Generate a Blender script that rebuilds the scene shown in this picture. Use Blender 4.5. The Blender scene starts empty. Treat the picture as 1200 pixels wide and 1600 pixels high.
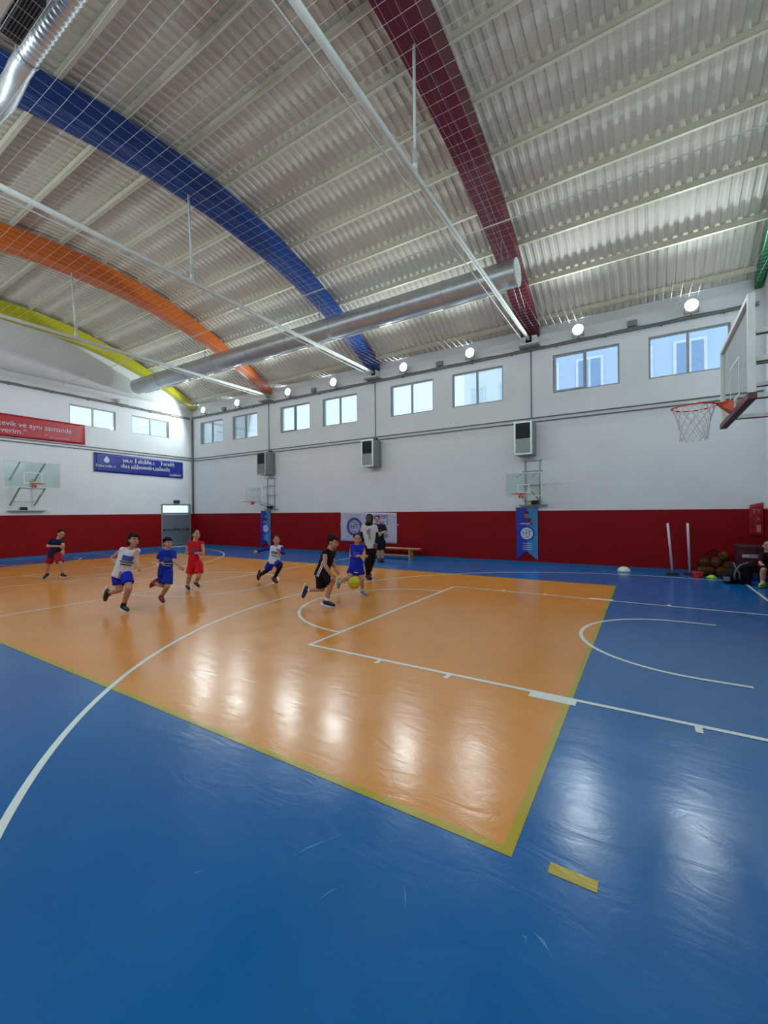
import bpy, bmesh, math, random
from mathutils import Vector, Matrix, noise
random.seed(7)
SC = bpy.context.scene
COL = SC.collection
PI = math.pi

# ------------------------------------------------------------------ camera
CF, CYAW, CPIT, CROL = 660.6, 0.5549, -0.0010, -0.0092
CPOS = Vector((-2.0614, -6.5583, 1.7157))
c_f = Vector((-math.sin(CYAW)*math.cos(CPIT), math.cos(CYAW)*math.cos(CPIT), math.sin(CPIT)))
_r = Vector((math.cos(CYAW), math.sin(CYAW), 0)); _u = _r.cross(c_f)
c_r = _r*math.cos(CROL) + _u*math.sin(CROL)
c_u = -_r*math.sin(CROL) + _u*math.cos(CROL)
cd = bpy.data.cameras.new('camera'); cam = bpy.data.objects.new('camera', cd); COL.objects.link(cam)
cd.sensor_fit = 'VERTICAL'; cd.sensor_height = 36; cd.lens = CF/1600*36; cd.clip_start = .05; cd.clip_end = 300
m = Matrix((c_r, c_u, -c_f)).transposed().to_4x4(); m.translation = CPOS
cam.matrix_world = m; SC.camera = cam

# ------------------------------------------------------------------ world, exposure
w = bpy.data.worlds.new('sky'); SC.world = w; w.use_nodes = True
bg = w.node_tree.nodes['Background']; bg.inputs[0].default_value = (.74, .9, 1.0, 1); bg.inputs[1].default_value = 2.0
SC.view_settings.view_transform = 'Standard'; SC.view_settings.look = 'None'
SC.view_settings.gamma = 1; SC.view_settings.exposure = -0.55; SC.view_settings.use_curve_mapping = False
LAMP_W = 345          # watts of each wall floodlight
LAMP_TILT = -20        # degrees above the horizontal at which they are aimed
LAMP_COL = (.84, .97, 1.0)

# room
XL, XR, YF, YN = -22.65, 0.45, 7.3, -8.1
YC = -.4
def roof_z(y): return 9.82 - 2.37*(abs(y-YC)/7.7)**2
def soffit_z(y): return 9.07 - 1.92*(abs(y-YC)/7.7)**2.1
BAYS = [-22.45, -16.87, -11.0, -5.12, 0.22]

# ------------------------------------------------------------------ helpers
def lin(c):
    return tuple(((v/255)/12.92 if v/255 <= .04045 else ((v/255+.055)/1.055)**2.4) for v in c) + (1,)
MATS = {}
def mat(name, rgb, rough=.6, metal=0., noise_amt=.06, nscale=6., bump=0., bscale=40., spec=.5, emit=0., alpha=1., coat=0.):
    if name in MATS: return MATS[name]
    M = bpy.data.materials.new(name); M.use_nodes = True; nt = M.node_tree; b = nt.nodes['Principled BSDF']
    c = lin(rgb)
    tc = nt.nodes.new('ShaderNodeTexCoord')
    n = nt.nodes.new('ShaderNodeTexNoise'); n.inputs['Scale'].default_value = nscale; n.inputs['Detail'].default_value = 4
    nt.links.new(tc.outputs['Object'], n.inputs['Vector'])
    r = nt.nodes.new('ShaderNodeMapRange'); r.inputs['From Min'].default_value = .3; r.inputs['From Max'].default_value = .7
    r.inputs['To Min'].default_value = 1-noise_amt; r.inputs['To Max'].default_value = 1+noise_amt
    nt.links.new(n.outputs[0], r.inputs['Value'])
    mx = nt.nodes.new('ShaderNodeVectorMath'); mx.operation = 'SCALE'; mx.inputs[0].default_value = c[:3]
    nt.links.new(r.outputs[0], mx.inputs['Scale']); nt.links.new(mx.outputs[0], b.inputs['Base Color'])
    b.inputs['Roughness'].default_value = rough; b.inputs['Metallic'].default_value = metal
    b.inputs['Specular IOR Level'].default_value = spec if rough < .66 or spec != .5 else .15; b.inputs['Alpha'].default_value = alpha
    b.inputs['Coat Weight'].default_value = coat
    if emit:
        b.inputs['Emission Color'].default_value = c; b.inputs['Emission Strength'].default_value = emit
    if bump:
        n2 = nt.nodes.new('ShaderNodeTexNoise'); n2.inputs['Scale'].default_value = bscale; n2.inputs['Detail'].default_value = 3
        nt.links.new(tc.outputs['Object'], n2.inputs['Vector'])
        bp = nt.nodes.new('ShaderNodeBump'); bp.inputs['Strength'].default_value = bump; bp.inputs['Distance'].default_value = .02
        nt.links.new(n2.outputs[0], bp.inputs['Height']); nt.links.new(bp.outputs[0], b.inputs['Normal'])
    MATS[name] = M
    return M
def glass_mat(name, tint, mixf=.12, rough=.02):
    M = bpy.data.materials.new(name); M.use_nodes = True; nt = M.node_tree
    nt.nodes.remove(nt.nodes['Principled BSDF']); out = nt.nodes['Material Output']
    t = nt.nodes.new('ShaderNodeBsdfTransparent'); t.inputs[0].default_value = (*tint, 1)
    g = nt.nodes.new('ShaderNodeBsdfGlossy'); g.inputs['Roughness'].default_value = rough
    x = nt.nodes.new('ShaderNodeMixShader'); fr = nt.nodes.new('ShaderNodeFresnel'); fr.inputs[0].default_value = 1.3
    mp = nt.nodes.new('ShaderNodeMath'); mp.operation = 'MULTIPLY_ADD'; mp.inputs[1].default_value = .8; mp.inputs[2].default_value = mixf*.2
    nt.links.new(fr.outputs[0], mp.inputs[0]); nt.links.new(mp.outputs[0], x.inputs[0])
    nt.links.new(t.outputs[0], x.inputs[1]); nt.links.new(g.outputs[0], x.inputs[2]); nt.links.new(x.outputs[0], out.inputs[0])
    return M

def link(o, parent=None):
    COL.objects.link(o)
    if parent is not None:
        o.parent = parent
        o.matrix_parent_inverse = wm(parent).inverted()
    return o
def wm(o):
    mloc = o.matrix_basis.copy()
    if o.parent is not None: return wm(o.parent) @ o.matrix_parent_inverse @ mloc
    return mloc
def mesh_obj(name, verts, faces, mt, parent=None, smooth=False):
    me = bpy.data.meshes.new(name); me.from_pydata([tuple(v) for v in verts], [], faces); me.update()
    if mt: me.materials.append(mt)
    if smooth: me.polygons.foreach_set('use_smooth', [True]*len(me.polygons))
    o = bpy.data.objects.new(name, me); return link(o, parent)
def tag(o, label=None, cat=None, group=None, kind=None):
    if label: o['label'] = label
    if cat: o['category'] = cat
    if group: o['group'] = group
    if kind: o['kind'] = kind
    return o
def thing(name, label, cat, loc=(0, 0, 0), group=None):
    o = bpy.data.objects.new(name, None); o.location = loc; o.empty_display_size = .1; COL.objects.link(o)
    return tag(o, label, cat, group)

class MB:
    def __init__(s): s.v = []; s.f = []
    def add(s, vs, fs):
        k = len(s.v); s.v += [Vector(v) for v in vs]; s.f += [tuple(i+k for i in f) for f in fs]; return s
    def box(s, a, b):
        x0, y0, z0 = [min(p, q) for p, q in zip(a, b)]; x1, y1, z1 = [max(p, q) for p, q in zip(a, b)]
        return s.add([(x0,y0,z0),(x1,y0,z0),(x1,y1,z0),(x0,y1,z0),(x0,y0,z1),(x1,y0,z1),(x1,y1,z1),(x0,y1,z1)],
              [(3,2,1,0),(4,5,6,7),(0,1,5,4),(1,2,6,5),(2,3,7,6),(3,0,4,7)])
    def tube(s, pts, r, n=8, closed=False, cap=True):
        pts = [Vector(p) for p in pts]; m_ = len(pts)
        rs = r if isinstance(r, (list, tuple)) else [r]*m_
        ref = None; k0 = len(s.v)
        for i, p in enumerate(pts):
            if closed: d = pts[(i+1) % m_]-pts[i-1]
            else: d = pts[min(i+1, m_-1)]-pts[max(i-1, 0)]
            d.normalize()
            if ref is None: ref = Vector((0, 0, 1)) if abs(d.z) < .9 else Vector((1, 0, 0))
            a = d.cross(ref)
            if a.length < 1e-5: a = d.orthogonal()
            a.normalize(); b = a.cross(d).normalized(); ref = b
            for j in range(n):
                t = 2*PI*j/n; s.v.append(p+(a*math.cos(t)+b*math.sin(t))*rs[i])
        for i in range(m_ if closed else m_-1):
            A = k0+i*n; B = k0+((i+1) % m_)*n
            for j in range(n): s.f.append((A+j, A+(j+1) % n, B+(j+1) % n, B+j))
        if not closed and cap:
            s.f.append(tuple(k0+j for j in reversed(range(n)))); s.f.append(tuple(k0+(m_-1)*n+j for j in range(n)))
        return s
    def bar(s, a, b, w_, h_):   # rectangular bar
        a = Vector(a); b = Vector(b); d = (b-a).normalized()
        ref = Vector((0, 0, 1)) if abs(d.z) < .95 else Vector((0, 1, 0))
        x = d.cross(ref).normalized()*w_/2; y = x.cross(d).normalized()*h_/2
        return s.add([a-x-y, a+x-y, a+x+y, a-x+y, b-x-y, b+x-y, b+x+y, b-x+y],
              [(3,2,1,0),(4,5,6,7),(0,1,5,4),(1,2,6,5),(2,3,7,6),(3,0,4,7)])
    def ball(s, c, r, nu=16, nv=10, rot=None):
        if not isinstance(r, (tuple, list)): r = (r, r, r)
        c = Vector(c); k = len(s.v)
        def P(x, y, z):
            v = Vector((x*r[0], y*r[1], z*r[2]))
            if rot: v = rot @ v
            return c+v
        s.v.append(P(0, 0, -1))
        for i in range(1, nv):
            a = -PI/2+PI*i/nv
            for j in range(nu): s.v.append(P(math.cos(a)*math.cos(2*PI*j/nu), math.cos(a)*math.sin(2*PI*j/nu), math.sin(a)))
        s.v.append(P(0, 0, 1)); top = len(s.v)-1
        for j in range(nu): s.f.append((k, k+1+(j+1) % nu, k+1+j))
        for i in range(nv-2):
            for j in range(nu):
                A = k+1+i*nu; s.f.append((A+j, A+(j+1) % nu, A+nu+(j+1) % nu, A+nu+j))
        A = k+1+(nv-2)*nu
        for j in range(nu): s.f.append((A+j, A+(j+1) % nu, top))
        return s
    def taper(s, a, b, ra, rb, n=14):   # capsule with two radii
        a = Vector(a); b = Vector(b); s.ball(a, ra, n, 8); s.ball(b, rb, n, 8)
        if (b-a).length > 1e-4: s.tube([a, b], [ra, rb], n)
        return s
    def obj(s, name, mt, parent=None, smooth=False, bevel=0.):
        o = mesh_obj(name, s.v, s.f, mt, parent, smooth)
        if bevel:
            md = o.modifiers.new('b', 'BEVEL'); md.width = bevel; md.segments = 2; md.limit_method = 'ANGLE'
        return o
def copy_tree(o, delta, parent=None, label=None):
    c = o.copy(); COL.objects.link(c); c.parent = parent
    if parent is None: c.location = o.location+Vector(delta)
    if label: c['label'] = label
    for ch in list(o.children):
        if ch is not c: copy_tree(ch, delta, c)
    return c

def text_mesh(name, s, size, mt, parent, origin, xdir, ydir, extr=.002, align='CENTER', sx=1.):
    cu = bpy.data.curves.new('t', 'FONT'); cu.body = s; cu.size = size; cu.extrude = extr; cu.align_x = align; cu.align_y = 'CENTER'
    t = bpy.data.objects.new('t', cu); COL.objects.link(t)
    bpy.context.view_layer.update()
    me = bpy.data.meshes.new_from_object(t.evaluated_get(bpy.context.evaluated_depsgraph_get()))
    bpy.data.objects.remove(t); me.name = name
    X = Vector(xdir).normalized(); Y = Vector(ydir).normalized(); Z = X.cross(Y)
    M = Matrix((X*sx, Y, Z)).transposed().to_4x4(); M.translation = Vector(origin)
    me.transform(M); me.materials.clear(); me.materials.append(mt)
    o = bpy.data.objects.new(name, me); return link(o, parent)

# ------------------------------------------------------------------ pixel -> world (the photograph read as a survey)
def ray(u, v): return c_f + c_r*((u-600)/CF) + c_u*((800-v)/CF)
def onz(u, v, z=0.):
    d = ray(u, v); return CPOS+d*((z-CPOS.z)/d.z)
def ony(u, v, y):
    d = ray(u, v); return CPOS+d*((y-CPOS.y)/d.y)
def onx(u, v, x):
    d = ray(u, v); return CPOS+d*((x-CPOS.x)/d.x)

# ------------------------------------------------------------------ materials
def wall_material():
    M = mat('white painted blockwork', (224, 229, 233), .55, noise_amt=.025, nscale=1.2)
    nt = M.node_tree; b = nt.nodes['Principled BSDF']
    geo = nt.nodes.new('ShaderNodeNewGeometry'); sep = nt.nodes.new('ShaderNodeSeparateXYZ'); nt.links.new(geo.outputs['Position'], sep.inputs[0])
    ad = nt.nodes.new('ShaderNodeMath'); nt.links.new(sep.outputs[0], ad.inputs[0]); nt.links.new(sep.outputs[1], ad.inputs[1])
    cb = nt.nodes.new('ShaderNodeCombineXYZ'); nt.links.new(ad.outputs[0], cb.inputs[0]); nt.links.new(sep.outputs[2], cb.inputs[1])
    br = nt.nodes.new('ShaderNodeTexBrick'); br.inputs['Scale'].default_value = 1; br.inputs['Brick Width'].default_value = .6
    br.inputs['Row Height'].default_value = .25; br.inputs['Mortar Size'].default_value = .008; br.inputs['Mortar Smooth'].default_value = .6
    br.inputs['Color1'].default_value = (1, 1, 1, 1); br.inputs['Color2'].default_value = (.9, .9, .9, 1); br.inputs['Mortar'].default_value = (0, 0, 0, 1)
    nt.links.new(cb.outputs[0], br.inputs['Vector'])
    bp = nt.nodes.new('ShaderNodeBump'); bp.inputs['Strength'].default_value = .25; bp.inputs['Distance'].default_value = .004
    nt.links.new(br.outputs[0], bp.inputs['Height']); nt.links.new(bp.outputs[0], b.inputs['Normal'])
    return M
def floor_material(name, rgb, rough=.21):
    M = bpy.data.materials.new(name); M.use_nodes = True; nt = M.node_tree; b = nt.nodes['Principled BSDF']
    geo = nt.nodes.new('ShaderNodeNewGeometry')
    def nz(scale, detail=3, rgh=.5, dist=0, vec=None):
        n = nt.nodes.new('ShaderNodeTexNoise'); n.inputs['Scale'].default_value = scale; n.inputs['Detail'].default_value = detail
        n.inputs['Roughness'].default_value = rgh; n.inputs['Distortion'].default_value = dist
        nt.links.new(vec or geo.outputs['Position'], n.inputs['Vector']); return n
    def rng(src, a, b_, c, d):
        r = nt.nodes.new('ShaderNodeMapRange'); r.inputs[1].default_value = a; r.inputs[2].default_value = b_
        r.inputs[3].default_value = c; r.inputs[4].default_value = d; nt.links.new(src, r.inputs[0]); return r
    n1 = nz(.9, 5, .6); r1 = rng(n1.outputs[0], .3, .7, .93, 1.07)
    mx = nt.nodes.new('ShaderNodeVectorMath'); mx.operation = 'SCALE'; mx.inputs[0].default_value = lin(rgb)[:3]
    nt.links.new(r1.outputs[0], mx.inputs['Scale']); nt.links.new(mx.outputs[0], b.inputs['Base Color'])
    n2 = nz(2.2, 5, .6); r2 = rng(n2.outputs[0], .35, .7, rough-.02, rough+.06); nt.links.new(r2.outputs[0], b.inputs['Roughness'])
    # fine orange peel and long shallow creases of the sports vinyl
    n3 = nz(55, 2, .5)
    mp = nt.nodes.new('ShaderNodeMapping'); mp.inputs['Scale'].default_value = (2.2, 5.5, 1); mp.inputs['Rotation'].default_value = (0, 0, .5)
    nt.links.new(geo.outputs['Position'], mp.inputs[0])
    n4 = nz(1.1, 4, .55, 1.2, mp.outputs[0])
    b1 = nt.nodes.new('ShaderNodeBump'); b1.inputs['Strength'].default_value = .06; b1.inputs['Distance'].default_value = .003
    b2 = nt.nodes.new('ShaderNodeBump'); b2.inputs['Strength'].default_value = .34; b2.inputs['Distance'].default_value = .006
    nt.links.new(n3.outputs[0], b1.inputs['Height']); nt.links.new(n4.outputs[0], b2.inputs['Height'])
    nt.links.new(b2.outputs[0], b1.inputs['Normal']); nt.links.new(b1.outputs[0], b.inputs['Normal'])
    b.inputs['Specular IOR Level'].default_value = .5
    return M
M_WALL = wall_material()
M_BLUE = floor_material('blue sports vinyl', (0, 92, 156))
M_ORANGE = floor_material('orange sports vinyl', (208, 136, 58))
M_WLINE = floor_material('white court paint', (214, 222, 218))
M_YLINE = floor_material('yellow court paint', (168, 150, 30))
M_RED = mat('red wall padding', (136, 0, 8), .6, spec=.2, noise_amt=.08, nscale=.8, bump=.05, bscale=3)
M_SKIRT = mat('blue skirting', (40, 95, 150), .4)
M_SHEET = mat('corrugated roof sheet', (212, 209, 196), .5, noise_amt=.05, nscale=1.5)
M_PURLIN = mat('cream steel purlin', (200, 196, 174), .5)
M_WHITE = mat('white painted steel', (214, 222, 216), .5)
M_ALU = mat('aluminium window frame', (150, 158, 160), .4, .2)
M_GALV = mat('galvanised duct steel', (188, 194, 198), .36, .75, noise_amt=.08, nscale=4)
M_FOIL = mat('ribbed foil duct', (214, 220, 222), .38, .7)
M_GREY = mat('grey conduit plastic', (130, 134, 134), .5)
M_DARK = mat('dark grille', (30, 34, 36), .6)
M_BLACK = mat('black rubber', (14, 14, 16), .6)
M_NET = mat('white net cord', (215, 218, 216), .8)
M_GLASS = glass_mat('window glass', (.93, .97, 1.0))
M_BOARD = glass_mat('backboard glass', (.86, .93, .91), .3)
M_RIM = mat('orange rim paint', (205, 72, 24), .35)
M_WOOD = mat('pine bench wood', (196, 148, 92), .45, noise_amt=.12, nscale=9)

# ------------------------------------------------------------------ room shell
def cells_wall(name, axis, pos, thick, u0, u1, z0, z1, holes, topf=None):
    """wall in plane axis=pos with rectangular holes; u runs along the wall"""
    us = sorted({u0, u1, *[h[0] for h in holes], *[h[1] for h in holes]}); zs = sorted({z0, z1, *[h[2] for h in holes], *[h[3] for h in holes]})
    mb = MB()
    for a, b in zip(us, us[1:]):
        for c, d in zip(zs, zs[1:]):
            cu, cz = (a+b)/2, (c+d)/2
            if any(h[0] < cu < h[1] and h[2] < cz < h[3] for h in holes): continue
            if axis == 'y': mb.box((a, pos, c), (b, pos+thick, d))
            else: mb.box((pos, a, c), (pos+thick, b, d))
    if topf:
        n = 40
        for i in range(n):
            a = u0+(u1-u0)*i/n; b = u0+(u1-u0)*(i+1)/n
            za, zb = max(topf(a), z1), max(topf(b), z1)
            p, q = pos, pos+thick
            mb.add([(p,a,z1),(p,b,z1),(p,b,zb),(p,a,za),(q,a,z1),(q,b,z1),(q,b,zb),(q,a,za)],
                   [(0,1,2,3),(7,6,5,4),(3,2,6,7),(0,3,7,4),(1,5,6,2),(0,4,5,1)])
    return tag(mb.obj(name, M_WALL), kind='structure')
WINF = [(-21.98, -20.18), (-19.43, -17.66), (-16.14, -14.39), (-13.66, -11.88), (-10.31, -8.53), (-7.80, -6.02), (-4.47, -2.68), (-1.97, -0.19)]
holesF = [(a, b, 5.32, 6.48) for a, b in WINF]
DOOR = (5.53, 7.13, 0., 2.2)
WINL = [(1.60, 3.44), (4.15, 5.98)]
WINL2 = [(-6.4, -4.6), (-4.0, -2.2)]
holesL = [(a, b, 5.53, 6.38) for a, b in WINL+WINL2] + [DOOR]
T = .25
cells_wall('wall_far', 'y', YF, T, XL-T, XR+T, 0, 7.44, holesF)
cells_wall('wall_near', 'y', YN, -T, XL-T, XR+T, 0, 7.44, holesF)
cells_wall('wall_left', 'x', XL, -T, YN, YF, 0, 7.2, holesL, roof_z)
cells_wall('wall_right', 'x', XR, T, YN, YF, 0, 7.2, [], roof_z)
floor = tag(MB().box((XL-T, YN-T, -.15), (XR+T, YF+T, 0)).obj('floor', M_BLUE), kind='structure')

# roof: corrugated sheets running over the purlins
def roof():
    per = .2; xs = []; n = int((XR+.5-XL+.5)/per)
    for i in range(n+1):
        x = XL-.5+i*per
        xs += [(x, 0), (x+.075, 0), (x+.1, .035), (x+.175, .035)]
    ny = 36; V = []; F = []
    for j in range(ny+1):
        y = YN-.3+(YF+.6-YN)*j/ny
        for x, dz in xs: V.append((x, y, roof_z(y)+.02+dz))
    m_ = len(xs)
    for j in range(ny):
        for i in range(m_-1): F.append((j*m_+i, j*m_+i+1, (j+1)*m_+i+1, (j+1)*m_+i))
    return tag(mesh_obj('ceiling', V, F, M_SHEET), kind='structure')
ceil = roof()
for k in range(14):
    y = -7.75+k*1.135
    mb = MB(); zz = roof_z(y)
    s = -math.copysign(1, y-YC) if abs(y-YC) > .3 else 1
    sl = -2*2.37*(y-YC)/7.7**2
    # C-section rail
    for x0, x1 in ((XL, XR),):
        for (a, b) in (((-.035, -.005), (.035, .0)), ((-.035, -.13), (-.028, -.005)), ((-.035, -.135), (.035, -.125))):
            mb.box((x0, y+a[0], zz+a[1]-.005), (x1, y+b[0], zz+b[1]-.005))
    mb.obj('purlin', M_PURLIN, ceil)
# small eaves strip
# ------------------------------------------------------------------ windows and door
wn = 0
def window(axis, pos, a, b, z0, z1, sgn, mid=None, extra=False):
    global wn; wn += 1
    mb = MB(); fw = .045; dp = .07
    off = pos+sgn*.05
    def bx(u0, u1, c0, c1, d0=0, d1=dp):
        if axis == 'y': mb.box((u0, off+sgn*d0, c0), (u1, off+sgn*d1, c1))
        else: mb.box((off+sgn*d0, u0, c0), (off+sgn*d1, u1, c1))
    bx(a, b, z0, z0+fw); bx(a, b, z1-fw, z1); bx(a, a+fw, z0+fw, z1-fw); bx(b-fw, b, z0+fw, z1-fw)
    mid = mid or (a+b)/2
    bx(mid-.03, mid+.03, z0+fw, z1-fw, -.005, dp)
    o = tag(mb.obj('window_%d' % wn, M_ALU), kind='structure')
    for u0, u1 in ((a+fw, mid-.03), (mid+.03, b-fw)):
        p = MB()
        if axis == 'y': p.box((u0, off+sgn*.03, z0+fw), (u1, off+sgn*.036, z1-fw))
        else: p.box((off+sgn*.03, u0, z0+fw), (off+sgn*.036, u1, z1-fw))
        p.obj('pane', M_GLASS, o)
    if extra:   # sliding leaf with its own sash, pulled in front of the fixed one
        q = MB(); c = off-sgn*.03
        for (u0, u1, c0, c1) in ((a+.03, mid, z0+.03, z0+.08), (a+.03, mid, z1-.08, z1-.03), (a+.03, a+.08, z0+.08, z1-.08), (mid-.05, mid, z0+.08, z1-.08)):
            q.box((u0, c, c0), (u1, c+sgn*.03, c1))
        q.obj('sliding_sash', M_ALU, o)
for i, (a, b) in enumerate(WINF): window('y', YF, a, b, 5.32, 6.48, 1, extra=(i in (2, 6)))
for a, b in WINL+WINL2: window('x', XL, a, b, 5.53, 6.38, -1)
for a, b in WINF: window('y', YN, a, b, 5.32, 6.48, -1)

M_DOOR = mat('grey steel door', (104, 116, 126), .45)
M_DFR = mat('grey door frame', (128, 138, 142), .4)
dr = MB(); y0, y1, _, zt = DOOR; xo = XL+.02
dr.box((xo-.12, y0, 0), (xo, y0+.07, zt)); dr.box((xo-.12, y1-.07, 0), (xo, y1, zt)); dr.box((xo-.12, y0+.07, zt-.07), (xo, y1-.07, zt)); dr.box((xo-.12, y0+.07, 1.66), (xo, y1-.07, 1.76))
door = tag(dr.obj('door_1', M_DFR), kind='structure')
ym = (y0+y1)/2
for a, b in ((y0+.075, ym-.004), (ym+.004, y1-.075)):
    lf = MB().box((xo-.08, a, .01), (xo-.03, b, 1.655)).obj('door_leaf', M_DOOR, door, bevel=.006)
    MB().tube([(xo+.045, a+.06, .9), (xo+.045, b-.06, .9)], .018, 8).box((xo-.03, a+.04, .86), (xo+.03, a+.09, .94)).box((xo-.03, b-.09, .86), (xo+.03, b-.04, .94)).obj('push_bar', M_DARK, lf)
M_TRANS = glass_mat('transom glass', (.95, 1, 1), .1)
MB().box((xo-.07, y0+.075, 1.765), (xo-.064, y1-.075, zt-.075)).obj('transom_pane', M_TRANS, door)
ex = thing('exit_sign', 'small dark green exit sign box above the grey double door', 'sign', (XL+.04, 6.33, 2.32))
MB().box((XL, 6.18, 2.24), (XL+.06, 6.5, 2.4)).obj('sign_housing', mat('dark green sign', (18, 52, 40), .4), ex, bevel=.008)
MB().box((XL+.061, 6.2, 2.26), (XL+.064, 6.48, 2.38)).obj('sign_face', mat('green sign face', (14, 72, 50), .3, noise_amt=.3, nscale=12), ex)

# ------------------------------------------------------------------ red padding, skirting, conduits
RT = 1.7
def wainscot(name, segs):
    mb = MB()
    for a, b in segs: mb.box(a, b)
    return tag(mb.obj(name, M_RED, bevel=.01), kind='structure')
wainscot('trim_1', [((XL+.03, YF-.03, .09), (XR-.03, YF, RT))])
wainscot('trim_2', [((XL, YN+.03, .09), (XL+.03, y0-.01, RT)), ((XL, y1+.01, .09), (XL+.03, YF, RT))])
wainscot('trim_3', [((XR-.03, YN+.03, .09), (XR, YF, RT))])
wainscot('trim_4', [((XL+.03, YN, .09), (XR-.03, YN+.03, RT))])
tag(MB().box((XL+.03, YF-.04, 0), (XR-.04, YF, .09)).obj('baseboard_far', M_SKIRT), kind='structure')
tag(MB().box((XL, YN, 0), (XL+.04, y0-.01, .09)).box((XL, y1+.01, 0), (XL+.04, YF, .09)).obj('baseboard_left', M_SKIRT), kind='structure')
tag(MB().box((XR-.04, YN, 0), (XR, YF-.04, .09)).obj('baseboard_right', M_SKIRT), kind='structure')
tag(MB().box((XL+.04, YN, 0), (XR-.04, YN+.04, .09)).obj('baseboard_near', M_SKIRT), kind='structure')
M_COND = mat('grey painted conduit', (112, 114, 114), .5)
def run(name, label, pts, r, n=8, group=None):
    o = MB().tube(pts, r, n).obj(name, M_COND, smooth=True); return tag(o, label, 'pipe', group)
for k, z in enumerate((4.62, 4.50)):
    run('wall_conduit', ['grey conduit along the long white wall, upper of the pair over the heaters', 'grey conduit along the long white wall, lower of the pair over the heaters'][k], [(XL+.02, YF-.025, z), (XR-.02, YF-.025, z)], .019)
    run('wall_conduit', ['grey conduit across the end wall, upper of the pair above the blue banner', 'grey conduit across the end wall, lower of the pair above the blue banner'][k], [(XL+.025, YN+.1, z+.03), (XL+.025, YF-.06, z+.03)], .019)
for k, x in enumerate((-16.87, -11.0, -5.12)):
    run('vertical_conduit', ['thin conduit down the white wall below the orange arch', 'thin conduit down the white wall below the blue arch', 'thin conduit down the white wall below the maroon arch'][k], [(x, YF-.02, 4.64), (x, YF-.02, 6.76)], .016)
run('corner_downpipe', 'grey pipe down the corner between the two white walls', [(XL+.05, YF-.05, 1.72), (XL+.05, YF-.05, 6.7)], .04)
def tray(name, label, a, b, nrm):
    a = Vector(a); b = Vector(b); n = Vector(nrm)
    mb = MB(); mb.bar(a+n*.05, b+n*.05, .08, .05)
    L = (b-a).length; k = int(L/1.4)
    for i in range(k+1):
        p = a+(b-a)*((i+.5)/(k+1)); mb.bar(p+n*.005-Vector((0, 0, .04)), p+n*.10-Vector((0, 0, .04)), .03, .03)
    mb.tube([a+n*.1+(b-a)*(i/60)+Vector((0, 0, .035+.012*math.sin(i*1.7))) for i in range(61)], .016, 6)
    return tag(mb.obj(name, M_COND), label, 'cable tray')
tray('cable_tray', 'grey cable tray with loose cable under the lamps on the long wall', (XL+.1, YF, 6.76), (XR-.1, YF, 6.76), (0, -1, 0))
tray('cable_tray', 'grey cable tray high across the end wall above its windows', (XL, YN+.2, 6.72), (XL, YF-.2, 6.72), (1, 0, 0))
jb = None
for i, x in enumerate((-20.0, -14.1, -8.25, -2.35)):
    o = MB().box((x-.12, YF-.1, 6.86), (x+.12, YF-.001, 7.02)).box((x-.03, YF-.06, 6.78), (x+.03, YF-.03, 6.86)).obj('junction_box', M_GREY, bevel=.01)
    tag(o, ['small grey junction box over the tray, left of the orange arch', 'small grey junction box over the tray, between orange and blue arches', 'small grey junction box over the tray, between blue and maroon arches', 'small grey junction box over the tray, right of the maroon arch'][i], 'junction box', 'junction boxes over the tray')
sp = thing('wall_speaker', 'small white round speaker box under the roof on the end wall', 'speaker', (XL+.1, 3.7, 6.86))
MB().box((XL, 3.46, 6.76), (XL+.24, 3.96, 6.98)).obj('speaker_case', M_WHITE, sp, bevel=.04)
MB().box((XL, 3.56, 6.70), (XL+.1, 3.86, 6.76)).obj('bracket', M_GREY, sp)

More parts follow.
